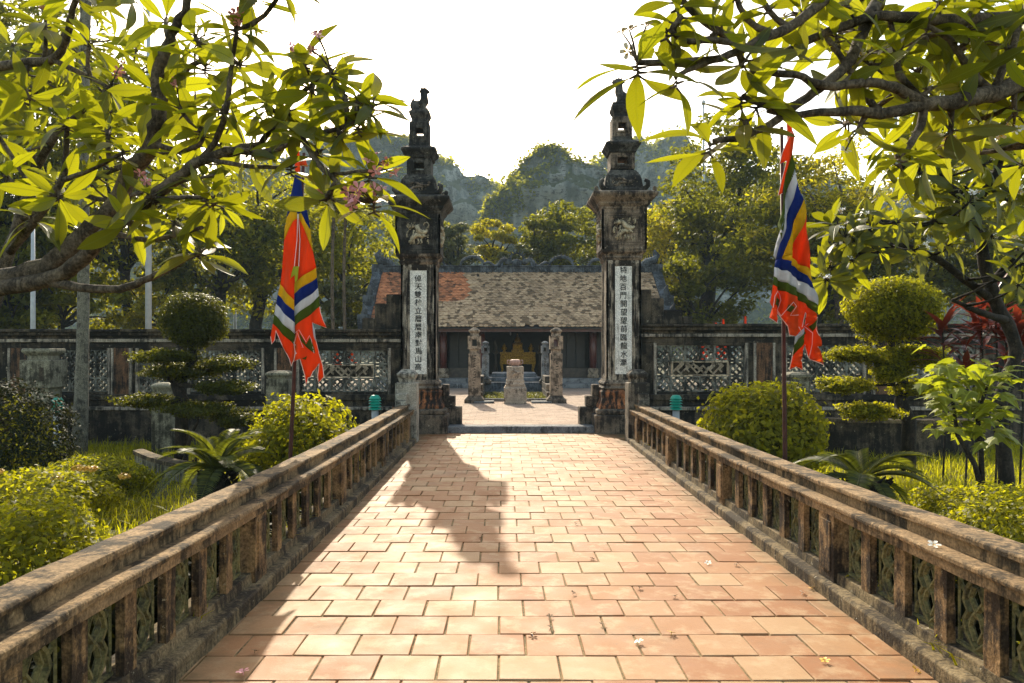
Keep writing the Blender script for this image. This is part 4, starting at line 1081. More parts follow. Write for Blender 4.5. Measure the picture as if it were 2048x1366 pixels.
# ------------------------------------------------------------------ palms and cycads
def frond_mesh(name, L, pairs, leaflet, droop, mat, wd=.10, rise=.35):
    mb = MB(); pts = []
    for i in range(11):
        u = i / 10; pts.append(Vector((L * u, 0, rise * L * math.sin(u * 1.6) - droop * L * u * u)))
    mb.tube(pts, [.018 * L * (1 - .8 * i / 10) + .002 for i in range(11)], 4)
    for k in range(pairs):
        u = .08 + .9 * k / pairs; i = min(9, int(u * 10)); p = pts[i].lerp(pts[i + 1], u * 10 - i); d = (pts[i + 1] - pts[i]).normalized()
        ll = leaflet * math.sin(math.pi * min(1, .14 + u * .84)) ** .6
        for s in (-1, 1):
            a = (Vector((0, s, 0)) * .82 + d * .55 + Vector((0, 0, .28))).normalized()
            q = p + a * ll; sd_ = d * ll * wd * .5
            m_ = p + a * ll * .5 + Vector((0, 0, .02 * ll))
            mb.add([p - sd_ * .6, p + sd_ * .6, m_ + sd_, q - Vector((0, 0, .12 * ll)), m_ - sd_], [(0, 1, 2, 3, 4)])
    me = mb.mesh(name, mat); a = me.attributes.new('rnd', 'FLOAT', 'FACE'); a.data.foreach_set('value', RNG.random(len(me.polygons)).astype(np.float32))
    return me
CYC = [frond_mesh('frond', 1.0, 44, .20, .42, 'leaf_cycad', .13), frond_mesh('frond', 1.0, 44, .20, .75, 'leaf_cycad', .13)]
PALM = frond_mesh('frond', 1.0, 40, .30, .75, 'leaf_tree', .09)
def cycad(px, Y, zc, L, label, n, trunk_r, mat=None, elev=(10, 70)):
    x = (px - VX) / FPX * Y
    t = thing('cycad', (x, Y, GZ), label, 'cycad')
    mb = MB()
    h = zc - GZ
    mb.lathe((x, Y, GZ - .05), [(trunk_r * .9, 0), (trunk_r, h * .3), (trunk_r * .95, h * .75), (trunk_r * .6, h), (trunk_r * .2, h + .08)], 14)
    for i in range(140):
        a = random.uniform(0, 6.28); z = random.uniform(.05, h); p = Vector((x + math.cos(a) * trunk_r * .95, Y + math.sin(a) * trunk_r * .95, GZ + z))
        o = Vector((math.cos(a), math.sin(a), .9)) * .07; mb.tube([p, p + o], [.03, .008], 4)
    mb.build('trunk', 'bark_dark', t)
    for i in range(n):
        az = i * 2.39996 + random.uniform(-.2, .2); el = R(elev[0] + (elev[1] - elev[0]) * (i / n) + random.uniform(-6, 6))
        s = L * random.uniform(.85, 1.08)
        M = Matrix.Translation((x, Y, zc)) @ Matrix.Rotation(az, 4, 'Z') @ Matrix.Rotation(-el + R(18), 4, 'Y') @ Matrix.Rotation(random.uniform(-.2, .2), 4, 'X') @ Matrix.Scale(s, 4)
        link('frond', CYC[0 if i > n * .35 else 1], t, M)
cycad(437, 8.6, .18, .78, 'cycad with arching glossy fronds left of the left flagpole', 22, .17)
cycad(1722, 7.7, .26, .80, 'cycad with bushy dark stump right of the right flagpole', 14, .24, elev=(-5, 45))
def tall_palm(px0, px1, Y, ztop, r, label, crown, bark='palm_bark'):
    x0 = (px0 - VX) / FPX * Y; x1 = (px1 - VX) / FPX * Y
    t = thing('palm_tree', (x0, Y, GZ), label, 'palm')
    pts = [(x0 + (x1 - x0) * u + .03 * math.sin(u * 7), Y, GZ - .1 + (ztop - GZ) * u) for u in [i / 24 for i in range(25)]]
    MB().tube(pts, [r * (1.18 - .3 * min(1, i / 5) - .12 * i / 24) + random.uniform(-.003, .004) for i in range(25)], 14).build('trunk', bark, t, smooth=True)
    for i in range(14):
        M = Matrix.Translation(pts[-1]) @ Matrix.Rotation(i * 2.4, 4, 'Z') @ Matrix.Rotation(-R(random.uniform(0, 60)), 4, 'Y') @ Matrix.Scale(crown * random.uniform(.85, 1.1), 4)
        link('frond', PALM, t, M)
tall_palm(158, 177, 13.2, 9.6, .115, 'slender palm with pale lichen-spotted trunk at the left', 1.9)
tall_palm(664, 667, 26, 1.6 + 290 * 26 / FPX, .07, 'thin young palm between the left flag and the pillar, left of a similar one', 1.2, 'bark')
tall_palm(688, 690, 27, 1.6 + 275 * 27 / FPX, .07, 'thin young palm nearest the left pillar', 1.2, 'bark')

# ------------------------------------------------------------------ clipped bushes and topiary
def bush(name, label, px, Y, zc, r, n, mat, ls, aspect=.5, flat=GZ, shell=.8, lump=.24, cat='bush', stems=True, tilt=.55, inner=True):
    x = (px - VX) / FPX * Y
    t = thing(name, (x, Y, GZ), label, cat)
    p, nr = blob((x, Y, zc), r, n, shell, lump, int(abs(px)), flat)
    k_ = n // 14; p[:k_] = np.array([x, Y, zc]) + (p[:k_] - np.array([x, Y, zc])) * RNG.uniform(1.0, 1.14, (k_, 1)); p += RNG.normal(0, ls * .22, p.shape)
    leaves('foliage', p, nr + np.array([0, 0, .25]), np.full(n, ls), mat, t, aspect, tilt)
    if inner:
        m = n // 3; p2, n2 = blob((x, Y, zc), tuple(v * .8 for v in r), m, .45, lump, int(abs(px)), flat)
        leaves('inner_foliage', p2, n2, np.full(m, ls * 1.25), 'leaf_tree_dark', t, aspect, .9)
    if stems:
        mb = MB()
        for i in range(9):
            a = i * .7; p_, r_ = limb((x + .08 * math.cos(a), Y + .08 * math.sin(a), GZ - .05), (x + r[0] * .6 * math.cos(a), Y + r[1] * .6 * math.sin(a), zc + r[2] * .3), .02, .006); mb.tube(p_, r_, 5)
        mb.build('stem', 'bark_dark', t)
    return t
bush('round_bush', 'rounded glossy green bush behind the left balustrade', 603, 9.6, .28, (.74, .74, .74), 5200, 'leaf_bush', .085, .5, shell=.72, tilt=.7)
bush('round_bush', 'large domed yellow green bush behind the right balustrade', 1528, 10.2, .40, (.86, .86, .80), 7000, 'leaf_bush', .085, .55, shell=.72, tilt=.7)
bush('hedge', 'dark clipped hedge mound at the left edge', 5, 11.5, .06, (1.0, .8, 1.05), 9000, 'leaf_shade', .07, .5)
bush('flowering_shrub', 'dense dark leafed shrub behind the near left rail', 55, 4.7, .05, (.62, .75, .62), 10000, 'leaf_bush', .048, .5)
bush('flowering_shrub', 'mid green shrub with small yellow blossoms left of the tall grass', 185, 9.5, -.08, (.68, .8, .30), 6000, 'leaf_bush', .06, .5)
bush('flowering_shrub', 'low leafy shrub in front of the palm trunk at the left', 80, 8.2, -.08, (.8, .8, .34), 5000, 'leaf_bush', .06, .5)
bush('flowering_shrub', 'bright yellow green shrub at the right edge behind the rail', 2030, 5.7, .0, (.50, .7, .52), 8500, 'leaf_bush', .045, .5)
bush('flowering_shrub', 'small spreading shrub right of the leafy sapling', 1985, 7.4, -.05, (.75, .8, .30), 4500, 'leaf_bush', .055, .5)
bush('ground_cover', 'low bright clipped plants between the left cycad and flagpole', 500, 8.0, -.12, (.36, .5, .22), 4200, 'leaf_grass', .04, .5, stems=False)
bush('ground_cover', 'spiky green plant between the right bush and the bollard lamp', 1415, 11.6, .06, (.34, .3, .36), 1500, 'leaf_bush', .12, .22, stems=False)
def blossoms(label, px, Y, z, n, spread):
    x = (px - VX) / FPX * Y
    for i in range(n):
        c = (x + random.uniform(-spread, spread), Y + random.uniform(-.4, .1), z + random.uniform(-.08, .06))
        t = thing('blossom_head', c, label, 'blossom', label)
        p, nr = blob(c, (.07, .07, .035), 60, .6, 0); leaves('petals', p, nr + np.array([0, 0, 1]), np.full(60, .035), 'leaf_blossom', t, .8, .4)
foliage('leaf_blossom', (.55, .30, .03), (.62, .42, .06), (.5, .3, .03), .3)
blossoms('small yellow orange blossom head on the shrubs at the left', 150, 8.4, .26, 6, .9)
def topiary(label, px, Y, trunk, pads, mat, ls, dens):
    x = (px - VX) / FPX * Y
    t = thing('cloud_pruned_tree', (x, Y, GZ), label, 'topiary')
    pts = [P(a, b, Y + c) for a, b, c in trunk]; pts[0].z = GZ - .1
    mb = MB(); n = len(pts); mb.tube(pts, [.11 - .07 * i / (n - 1) for i in range(n)], 9)
    for (a, b, rx, rz, dy) in pads:
        q = P(a, b, Y + dy); k = min(range(n), key=lambda i: (pts[i] - q).length); p_, r_ = limb(pts[max(0, k - 1)], q - Vector((0, 0, .05)), .045, .015, .12); mb.tube(p_, r_, 7)
    mb.build('trunk', 'bark_dark', t, smooth=True)
    for i, (a, b, rx, rz, dy) in enumerate(pads):
        q = P(a, b, Y + dy); s = (Y + dy) / FPX; r = (rx * s, max(rz, rx * .62) * s if i == 0 else rx * s * .75, rz * s)
        m = int(dens * (rx * rz) / 1500) + 500
        p, nr = blob(q, r, m, .6, .16 if i == 0 else .55, i + int(px)); p += RNG.normal(0, ls * .25, p.shape); leaves('foliage_pad', p, nr + np.array([0, 0, .4]), np.full(m, ls), mat, t, .5, .6)
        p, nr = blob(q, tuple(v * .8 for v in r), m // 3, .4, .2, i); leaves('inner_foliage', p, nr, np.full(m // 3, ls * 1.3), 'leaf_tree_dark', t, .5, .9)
topiary('cloud-pruned tree left of the left flag with dark round top and flat tiers', 385, 11.8, [(362, 880, 0), (365, 800, 0), (352, 770, 0), (372, 745, 0), (388, 715, 0), (380, 680, 0), (385, 640, 0)],
        [(388, 640, 70, 58, 0), (330, 712, 66, 14, -.2), (362, 742, 78, 17, .1), (452, 728, 52, 16, 0), (450, 775, 60, 13, -.2), (300, 802, 62, 14, 0), (400, 818, 78, 16, -.3), (470, 838, 40, 14, -.3)], 'leaf_bush_shaded', .055, 2600)
topiary('cloud-pruned tree on the right with sunlit round top and flat tiers', 1790, 11.0, [(1815, 890, 0), (1818, 840, 0), (1800, 800, 0), (1808, 770, 0), (1790, 735, 0), (1782, 700, 0), (1785, 650, 0)],
        [(1788, 618, 96, 68, 0), (1707, 708, 58, 16, -.1), (1820, 712, 78, 22, 0), (1782, 738, 40, 26, -.2), (1690, 770, 56, 16, -.1), (1738, 822, 58, 17, -.2), (1830, 775, 50, 16, 0)], 'leaf_bush', .058, 2200)

# red cordyline plants
def cordyline(px, py, Y, n, label):
    c = P(px, py, Y); t = thing('cordyline', (c.x, Y, GZ), label, 'plant', 'red cordyline plants at the right')
    MB().tube([(c.x, Y, GZ - .1), (c.x + .05, Y, (GZ + c.z) / 2), (c.x, Y, c.z)], [.014, .012, .01], 6).build('stem', 'bark_dark', t)
    for i in range(n):
        az = i * 2.4; el = random.uniform(.1, 1.3)
        M = Matrix.Translation(c + Vector((0, 0, random.uniform(-.5, .1)))) @ Matrix.Rotation(az, 4, 'Z') @ Matrix.Rotation(-el, 4, 'Y') @ Matrix.Rotation(-math.pi / 2, 4, 'Z') @ Matrix.Diagonal((.34 * random.uniform(.8, 1.2), .46 * random.uniform(.8, 1.2), .45, 1))
        link('leaf', CORD, t, M)
def blade_mesh(name, mat, wid, pts_w, droop, fold=.25, length=1.0):
    """leaf blade along +Y, folded at the midrib, with UVs"""
    n = len(pts_w); V = []; UV = []
    for i, wv in enumerate(pts_w):
        u = i / (n - 1); z = -droop * u * u * length; y = length * u
        V += [(-wid * wv, y, z + fold * wid * wv), (0, y, z), (wid * wv, y, z + fold * wid * wv)]
        UV += [(.5 - .5 * wv, u), (.5, u), (.5 + .5 * wv, u)]
    F = []
    for i in range(n - 1):
        a = i * 3
        F += [(a, a + 1, a + 4, a + 3), (a + 1, a + 2, a + 5, a + 4)]
    me = bpy.data.meshes.new(name); me.from_pydata(V, [], F); me.materials.append(MATS[mat])
    uvl = me.uv_layers.new(name='UVMap')
    for l in me.loops: uvl.data[l.index].uv = UV[l.vertex_index]
    me.polygons.foreach_set('use_smooth', [True] * len(F)); me.update()
    return me, np.array(V), F, UV
CORD = blade_mesh('leaf', 'leaf_cordyline', .12, [.1, .4, .9, 1, .7, .25, 0.02], .45)[0]
for a, b, Y, lb in ((1885, 655, 10.4, 'red leaved cordyline nearest the right cloud-pruned tree'), (1930, 700, 10.2, 'low dark red cordyline behind the leafy sapling'), (1962, 640, 10.0, 'tall bright red cordyline left of the forked frangipani trunk'),
                    (1990, 600, 9.8, 'highest red cordyline rising beside the forked frangipani trunk'), (2012, 685, 9.8, 'dark red cordyline at the foot of the forked frangipani trunk'), (2038, 640, 9.5, 'red cordyline cut by the right edge of the picture')):
    cordyline(a, b, Y, 26, lb)

# leafy sapling with lobed leaves
def lobed_leaf():
    out = [(0, 0), (.20, .02), (.42, .16), (.30, .26), (.46, .48), (.22, .46), (.14, .66), (0, .98)]
    pts = out + [(-x, y) for x, y in out[-2:0:-1]]
    mb = MB(); c = (0, .36, 0); V = [c] + [(x, y, -.18 * y * y - .25 * abs(x) ** 1.5) for x, y in pts]; k = len(pts)
    me = bpy.data.meshes.new('leaf'); me.from_pydata(V, [], [(0, i + 1, (i + 1) % k + 1) for i in range(k)]); me.materials.append(MATS['leaf_maple'])
    uvl = me.uv_layers.new(name='UVMap')
    for l in me.loops: uvl.data[l.index].uv = (V[l.vertex_index][0] + .5, V[l.vertex_index][1])
    return me
LOB = lobed_leaf()
def sapling():
    Y = 7.0; b = P(1965, 985, Y); b.z = GZ
    t = thing('sapling', b, 'leafy sapling with lobed leaves and dark stems behind the right rail', 'sapling')
    stems = [[(1968, 1000), (1950, 930), (1915, 870), (1905, 800), (1900, 760)], [(1965, 990), (1962, 900), (1955, 830), (1975, 770), (1990, 745)]]
    mb = MB()
    for sct in stems: mb.tube([P(x, y, Y) for x, y in sct], [.028, .024, .02, .014, .008], 7)
    mb.build('stem', 'bark_dark', t, smooth=True)
    cl = [(1905, 790, 60, 60), (1880, 760, 45, 40), (1935, 750, 55, 35), (1990, 745, 50, 30), (1930, 820, 60, 45), (1985, 800, 50, 45), (1890, 840, 40, 30), (1965, 850, 45, 30)]
    for i in range(230):
        x, y, rx, ry = random.choice(cl); q = P(x + random.gauss(0, rx * .55), y + random.gauss(0, ry * .55), Y + random.gauss(0, .22))
        M = Matrix.Translation(q) @ Matrix.Rotation(random.uniform(0, 6.28), 4, 'Z') @ Matrix.Rotation(random.uniform(-.7, .1), 4, 'X') @ Matrix.Scale(.18 * random.uniform(.6, 1.3), 4)
        link('leaf', LOB, t, M)
sapling()

# grass
def lawn(label, x0, x1, y0, y1, n, clear, hmax=.2):
    p = np.stack([RNG.uniform(x0, x1, n), RNG.uniform(y0, y1, n), np.full(n, GZ - .03)], 1)
    d = np.array([mnoise.noise(Vector((a[0] * .8, a[1] * .8, 0))) for a in p])
    h = np.clip(.09 + .12 * d + RNG.random(n) ** 4 * .22, .05, .5) * hmax / .2
    grass_blades('grass', p, h, 'leaf_grass', label, 'grass', None, .006, .8)
lawn('bright sunlit grass in the left garden', -9, -1.92, 3.2, 14.6, 60000, None, .18)
lawn('bright sunlit grass in the right garden', 2.48, 10, 3.6, 14.6, 60000, None, .2)

def gap_shade_strip(label, fx, seedx):  # dark leaves added behind the openwork so its gaps look shaded
    n = 16000
    y = RNG.uniform(2, 13.4, n); d = RNG.uniform(.34, .80, n)
    p = np.stack([np.array([fx(a, b) for a, b in zip(d, y)]), y, RNG.uniform(GZ, .50, n) - .1 * ((d - .55) / .25) ** 2], 1)
    p[:, 2] += np.array([drop(b) for b in y])
    o = leaves('gap_shade_leaves', p, np.tile([0, -.3, 1.0], (n, 1)), np.full(n, .12), 'leaf_shade', None, .4, .9)
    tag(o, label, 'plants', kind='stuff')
gap_shade_strip('added near-black leaves standing in for shade behind the left balustrade gaps', BFX, 0)
gap_shade_strip('added near-black leaves standing in for shade behind the right balustrade gaps', BFX2, 1)

# ------------------------------------------------------------------ frangipani trees
PLUM = [blade_mesh('leaf', 'leaf_plumeria', wd_, [.06, .26, .56, .84, .98, 1, .84, .50, .03], d, f)[:4] for d, f, wd_ in ((.10, .22, .15), (.28, .15, .165), (-.12, .35, .14), (.45, .12, .155), (.18, .55, .13), (.65, .2, .15))]
def flower_mesh(kind):
    mb = MB()
    for i in range(5):
        a = i * 1.2566; d = Vector((math.cos(a), math.sin(a), 0)); s = Vector((-d.y, d.x, 0)); up = Vector((0, 0, 1))
        p = [d * .1, d * .45 + s * .28 + up * .16, d * .85 + s * .30 + up * .22, d * 1.0 + up * .2, d * .8 - s * .22 + up * .26, d * .4 - s * .18 + up * .2]
        mb.add(p, [tuple(range(6))], 0); mb.add([Vector((0, 0, -.02)), d * .38 + s * .16 + up * .125, d * .5 + up * .145, d * .36 - s * .12 + up * .155], [(0, 1, 2, 3)], 1)
    mb.tube([(0, 0, -.5), (0, 0, 0)], [.05, .08], 5, 0)
    return mb.mesh('flower', ['petal_' + kind, 'petal_yellow' if kind == 'white' else 'petal_pink' if kind == 'pink' else 'petal_brown'])
FLW = {k: flower_mesh(k) for k in ('white', 'pink', 'brown', 'yellow')}
def branch_path(pts, Y0):
    """pixel polyline with per-point depth -> smooth world polyline"""
    q = [P(x, y, Y) for x, y, Y in pts]; out = []
    for i in range(len(q) - 1):
        p0, p1, p2, p3 = q[max(0, i - 1)], q[i], q[i + 1], q[min(len(q) - 1, i + 2)]
        for k in range(4):
            u = k / 4
            out.append(.5 * ((2 * p1) + (p2 - p0) * u + (2 * p0 - 5 * p1 + 4 * p2 - p3) * u * u + (3 * p1 - p0 - 3 * p2 + p3) * u ** 3))
    out.append(q[-1]); return out
def frangipani(label, base, branches, ros, leaf_px, seed, flower, bark='bark', nleaf=(8, 12), twig=.3, ros_y=None, maxparts=300, pitch=(-.15, .75), spots=()):
    """branches: [(points (x, y, Y), r0, r1)], ros: [(x, y, Y)] leaf rosettes joined to the nearest branch"""
    rg = random.Random(seed)
    t = thing('frangipani_tree', base, label, 'tree')
    polys = []
    mb = MB()
    for pts, r0, r1 in branches:
        q = pts if isinstance(pts[0], Vector) else branch_path(pts, 0); n = len(q)
        q = [v + Vector((rg.uniform(-1, 1), rg.uniform(-1, 1), rg.uniform(-1, 1))) * r0 * .12 for v in q]
        rad = [(r0 + (r1 - r0) * i / (n - 1)) * rg.uniform(.94, 1.08) for i in range(n)]
        mb.tube(q, rad, 9); polys += [(v, rad[i]) for i, v in enumerate(q)]
    mb.build('branches', bark, t, smooth=True)
    lv = []; fl = []
    for rs in ros:
        x, y, Y = rs[:3]; c = P(x, y, Y); tw = MB()
        v, r = min(polys, key=lambda a: (a[0] - c).length + max(0, (c.z - a[0].z)) * -.15)
        d = c - v
        if d.length > .03:
            o = Vector((rg.uniform(-1, 1), rg.uniform(-1, 1), -.6)) * d.length * .12
            pts = [v + d * u + o * math.sin(math.pi * u) for u in (0, .25, .5, .75, 1)]
            tw.tube(pts, [min(r * .8, .02), .014, .012, .012, .013], 7)
            ax = (pts[-1] - pts[-2]).normalized()
        else: ax = Vector((0, 0, 1))
        ax = (ax + Vector((0, 0, .35)) + Vector((rg.uniform(-.3, .3), rg.uniform(-.3, .3), 0))).normalized()
        side = ax.orthogonal().normalized(); sd2 = ax.cross(side)
        k = rg.randint(*nleaf); ln = (rs[3] if len(rs) > 3 else leaf_px) * Y / FPX
        for i in range(k):
            a = i * 2.39996 + rg.uniform(-.25, .25); el = pitch[0] + (pitch[1] - pitch[0]) * (i / k) + rg.uniform(-.2, .2)
            out = side * math.cos(a) + sd2 * math.sin(a)
            dr = (out * math.cos(el) + ax * math.sin(el)).normalized()
            nr = (ax * math.cos(el) - out * math.sin(el)).normalized()
            nr = (nr + Vector((rg.uniform(-.25, .25), rg.uniform(-.25, .25), rg.uniform(-.25, .25)))).normalized()
            xx = dr.cross(nr).normalized(); nr = xx.cross(dr)
            s = ln * rg.uniform(.68, 1.1)
            M = Matrix((xx, dr, nr)).transposed().to_4x4(); M.translation = c - ax * .05 * (k - i) / k + dr * s * .06
            st = c - ax * .05 * (k - i) / k
            tw.tube([st, M.translation + dr * .02], [.006, .004], 4)
            lv.append((M @ Matrix.Diagonal((s, s, s, 1)), rg.randrange(len(PLUM))))
        tw.build('twig', bark, t, smooth=True)
        if flower and rg.random() < flower[1]:
            for i in range(rg.randint(2, 5)):
                fl.append((c + ax * rg.uniform(.05, .13) + Vector((rg.uniform(-.06, .06), rg.uniform(-.06, .06), rg.uniform(-.02, .05))), flower[0]))
    for (x, y, Y) in spots:
        c = P(x, y, Y)
        for i in range(6): fl.append((c + Vector((rg.uniform(-.07, .07), rg.uniform(-.06, .06), rg.uniform(-.05, .06))), flower[0]))
    rg.shuffle(lv)
    lv.sort(key=lambda a: a[0].translation.y)
    for M, k in lv[:maxparts]: link('leaf', PLUM[k][0], t, M)
    if lv[maxparts:]:
        V, F, UV = [], [], []
        for M, k in lv[maxparts:]:
            A = PLUM[k]; n0 = len(V); V += [tuple(M @ Vector(p)) for p in A[1]]; F += [tuple(i + n0 for i in f) for f in A[2]]; UV += A[3]
        me = bpy.data.meshes.new('more_leaves'); me.from_pydata(V, [], F); me.materials.append(MATS['leaf_plumeria'])
        uvl = me.uv_layers.new(name='UVMap'); li = np.empty(len(me.loops), np.int32); me.loops.foreach_get('vertex_index', li)
        uvl.data.foreach_set('uv', np.array(UV, dtype=np.float32)[li].ravel())
        a = me.attributes.new('rnd', 'FLOAT', 'FACE'); a.data.foreach_set('value', np.repeat(RNG.random(len(lv) - maxparts), 16).astype(np.float32))
        me.polygons.foreach_set('use_smooth', [True] * len(F))
        link('more_leaves', me, t)['kind'] = 'stuff'
    cen = [P(*q[:3]) for q in ros]
    for p, kind in fl:
        c = min(cen, key=lambda q: (q - p).length); d = p - c
        if d.length > .14: p = c + d.normalized() * rg.uniform(.08, .14) + Vector((rg.uniform(-.03, .03), rg.uniform(-.03, .03), rg.uniform(0, .05)))
        MB().tube([c, c.lerp(p, .5) + Vector((0, 0, .015)), p], [.005, .004, .003], 4).build('flower_stalk', bark, t)
        M = Matrix.Translation(p) @ Euler((rg.uniform(-1, 1), rg.uniform(-1, 1), rg.uniform(0, 6))).to_matrix().to_4x4() @ Matrix.Scale(.034 * rg.uniform(.8, 1.15), 4)
        link('flower', FLW[kind], t, M)
    return t
# near left tree
LB = [
    ([(-420, 900, 5.2), (-300, 760, 4.9), (-180, 640, 4.7), (-60, 582, 4.6), (60, 545, 4.5), (120, 515, 4.45), (190, 455, 4.4), (232, 405, 4.35), (268, 335, 4.3), (305, 285, 4.25), (318, 225, 4.2), (318, 150, 4.2), (332, 95, 4.15), (362, 40, 4.1), (390, -30, 4.0)], .085, .020),
    ([(-60, 590, 4.6), (90, 560, 4.4), (150, 530, 4.3), (215, 465, 4.2), (300, 400, 4.1), (355, 355, 4.05), (412, 318, 4.0), (470, 300, 3.95), (520, 290, 3.9)], .05, .02),
    ([(90, 560, 4.4), (160, 575, 4.3), (240, 578, 4.2), (300, 555, 4.1), (350, 530, 4.05), (390, 508, 4.0)], .028, .012),
    ([(-40, 140, 5.0), (60, 125, 4.9), (108, 118, 4.8), (132, 80, 4.7), (142, 30, 4.6), (158, -20, 4.5)], .032, .016),
    ([(108, 120, 4.8), (160, 145, 4.7), (200, 165, 4.6), (228, 180, 4.5)], .018, .011),
    ([(20, 505, 4.5), (80, 430, 4.4), (125, 360, 4.3), (132, 300, 4.3), (136, 236, 4.2)], .026, .012),
    ([(125, 360, 4.3), (180, 340, 4.2), (248, 304, 4.1)], .016, .010),
    ([(318, 225, 4.2), (350, 160, 4.2), (395, 125, 4.15), (412, 130, 4.1)], .02, .011),
    ([(355, 355, 4.05), (420, 300, 4.0), (450, 230, 3.9), (462, 140, 3.9), (474, 60, 3.8)], .02, .010),
    ([(450, 300, 3.95), (520, 305, 3.8), (560, 295, 3.7), (610, 268, 3.6), (660, 262, 3.5), (720, 240, 3.45)], .020, .010),
    ([(520, 290, 3.9), (560, 230, 3.8), (600, 190, 3.7), (650, 150, 3.6)], .017, .010),
    ([(600, 270, 3.6), (635, 325, 3.5), (672, 362, 3.45), (700, 392, 3.4), (742, 405, 3.4)], .015, .009),
    ([(660, 350, 3.5), (700, 345, 3.45), (738, 342, 3.4)], .010, .008),
    ([(412, 318, 4.0), (480, 330, 3.9), (540, 335, 3.8), (583, 332, 3.7)], .014, .009),
    ([(300, 400, 4.1), (360, 395, 4.0), (420, 395, 3.9)], .014, .009),
    ([(215, 465, 4.2), (300, 480, 4.1), (350, 470, 4.0), (405, 455, 3.9)], .016, .010),
    ([(305, 285, 4.25), (350, 300, 4.2), (398, 290, 4.1), (410, 260, 4.1)], .018, .010),
]
LR = [(180, 84, 4.6), (225, 165, 4.5), (272, -5, 4.4), (333, 38, 4.3), (412, 130, 4.1), (310, 178, 4.3), (248, 300, 4.1), (131, 240, 4.2), (9, 347, 4.4), (-10, 262, 4.5), (300, 390, 4.0), (398, 262, 4.1), (262, 445, 4.1), (403, 500, 4.0), (412, 390, 3.9),
      (470, 50, 3.8), (508, -12, 3.8), (570, -35, 3.7), (606, 118, 3.6), (662, 140, 3.5), (583, 328, 3.7), (545, 262, 3.8), (625, 185, 3.6), (531, 206, 3.8), (719, 244, 3.45), (747, 206, 3.4), (681, 280, 3.5), (606, 262, 3.6), (650, 400, 3.5), (747, 405, 3.4), (742, 342, 3.4),
      (573, 225, 3.7), (484, 130, 3.9), (428, 410, 3.9), (120, 395, 4.3), (60, 430, 4.4), (720, 190, 3.45), (440, 215, 3.9), (360, 215, 4.1), (90, 45, 4.8), (155, -15, 4.5), (490, 300, 3.8), (350, 440, 4.0), (215, 260, 4.2), (60, 200, 4.9), (390, 70, 4.1), (690, 190, 3.5), (640, 300, 3.55)]
frangipani('near frangipani overhanging from the left with broad backlit leaves and pink flowers', (-5.1, 5.2, GZ), [([P(-430, 900, 5.2) + Vector((-.1, 0, -1.2)), P(-430, 900, 5.2) + Vector((-.03, 0, -.6)), P(-420, 900, 5.2)], .13, .085)] + LB, LR, 92, 3, ('pink', .12), nleaf=(9, 13), pitch=(-.45, .8), spots=((492, 30, 3.6), (603, 88, 3.4), (688, 402, 3.3), (745, 385, 3.3), (768, 332, 3.3)))
# near right tree
RB = [
    ([(2330, 620, 4.4), (2260, 420, 4.0), (2180, 270, 3.8), (2080, 170, 3.6), (1985, 185, 3.5), (1900, 205, 3.4), (1848, 212, 3.35), (1760, 225, 3.3), (1680, 220, 3.2), (1600, 228, 3.15), (1535, 222, 3.1)], .06, .009),
    ([(1848, 212, 3.35), (1800, 180, 3.3), (1740, 165, 3.2), (1650, 172, 3.15), (1590, 150, 3.1), (1500, 145, 3.05)], .026, .012),
    ([(1770, -30, 3.5), (1735, 40, 3.4), (1700, 120, 3.3), (1650, 168, 3.2), (1600, 205, 3.15), (1540, 248, 3.1), (1490, 272, 3.05), (1425, 283, 3.0)], .03, .011),
    ([(1720, -60, 3.2), (1600, 40, 3.1), (1530, 75, 3.0), (1460, 110, 2.95), (1390, 122, 2.9), (1280, 125, 2.8)], .024, .011),
    ([(1470, 85, 2.95), (1425, 55, 2.95), (1385, 25, 2.95), (1355, -15, 2.95)], .016, .011),
    ([(1470, 85, 2.95), (1420, 80, 2.9), (1370, 82, 2.9), (1340, 60, 2.9)], .014, .010),
    ([(1460, 110, 2.95), (1400, 130, 2.9), (1355, 150, 2.85)], .012, .009),
    ([(2100, 30, 3.6), (1960, 40, 3.5), (1850, 38, 3.4), (1760, 32, 3.35), (1690, 50, 3.3), (1600, 90, 3.25), (1556, 112, 3.2)], .032, .013),
    ([(1985, 185, 3.5), (1940, 140, 3.45), (1900, 80, 3.4), (1853, 50, 3.4)], .02, .011),
    ([(1985, 185, 3.5), (2010, 130, 3.5), (2035, 60, 3.5), (2040, -20, 3.5)], .02, .012),
    ([(1848, 212, 3.35), (1842, 250, 3.35), (1815, 295, 3.3), (1790, 315, 3.3)], .022, .012),
    ([(1850, 205, 3.4), (1800, 150, 3.4), (1790, 90, 3.4), (1778, 30, 3.4)], .018, .011),
    ([(1600, 205, 3.15), (1550, 215, 3.1), (1500, 200, 3.05), (1486, 190, 3.05)], .014, .010),
    ([(1760, 225, 3.3), (1730, 190, 3.3), (1680, 110, 3.3), (1640, 60, 3.3)], .018, .011),
]
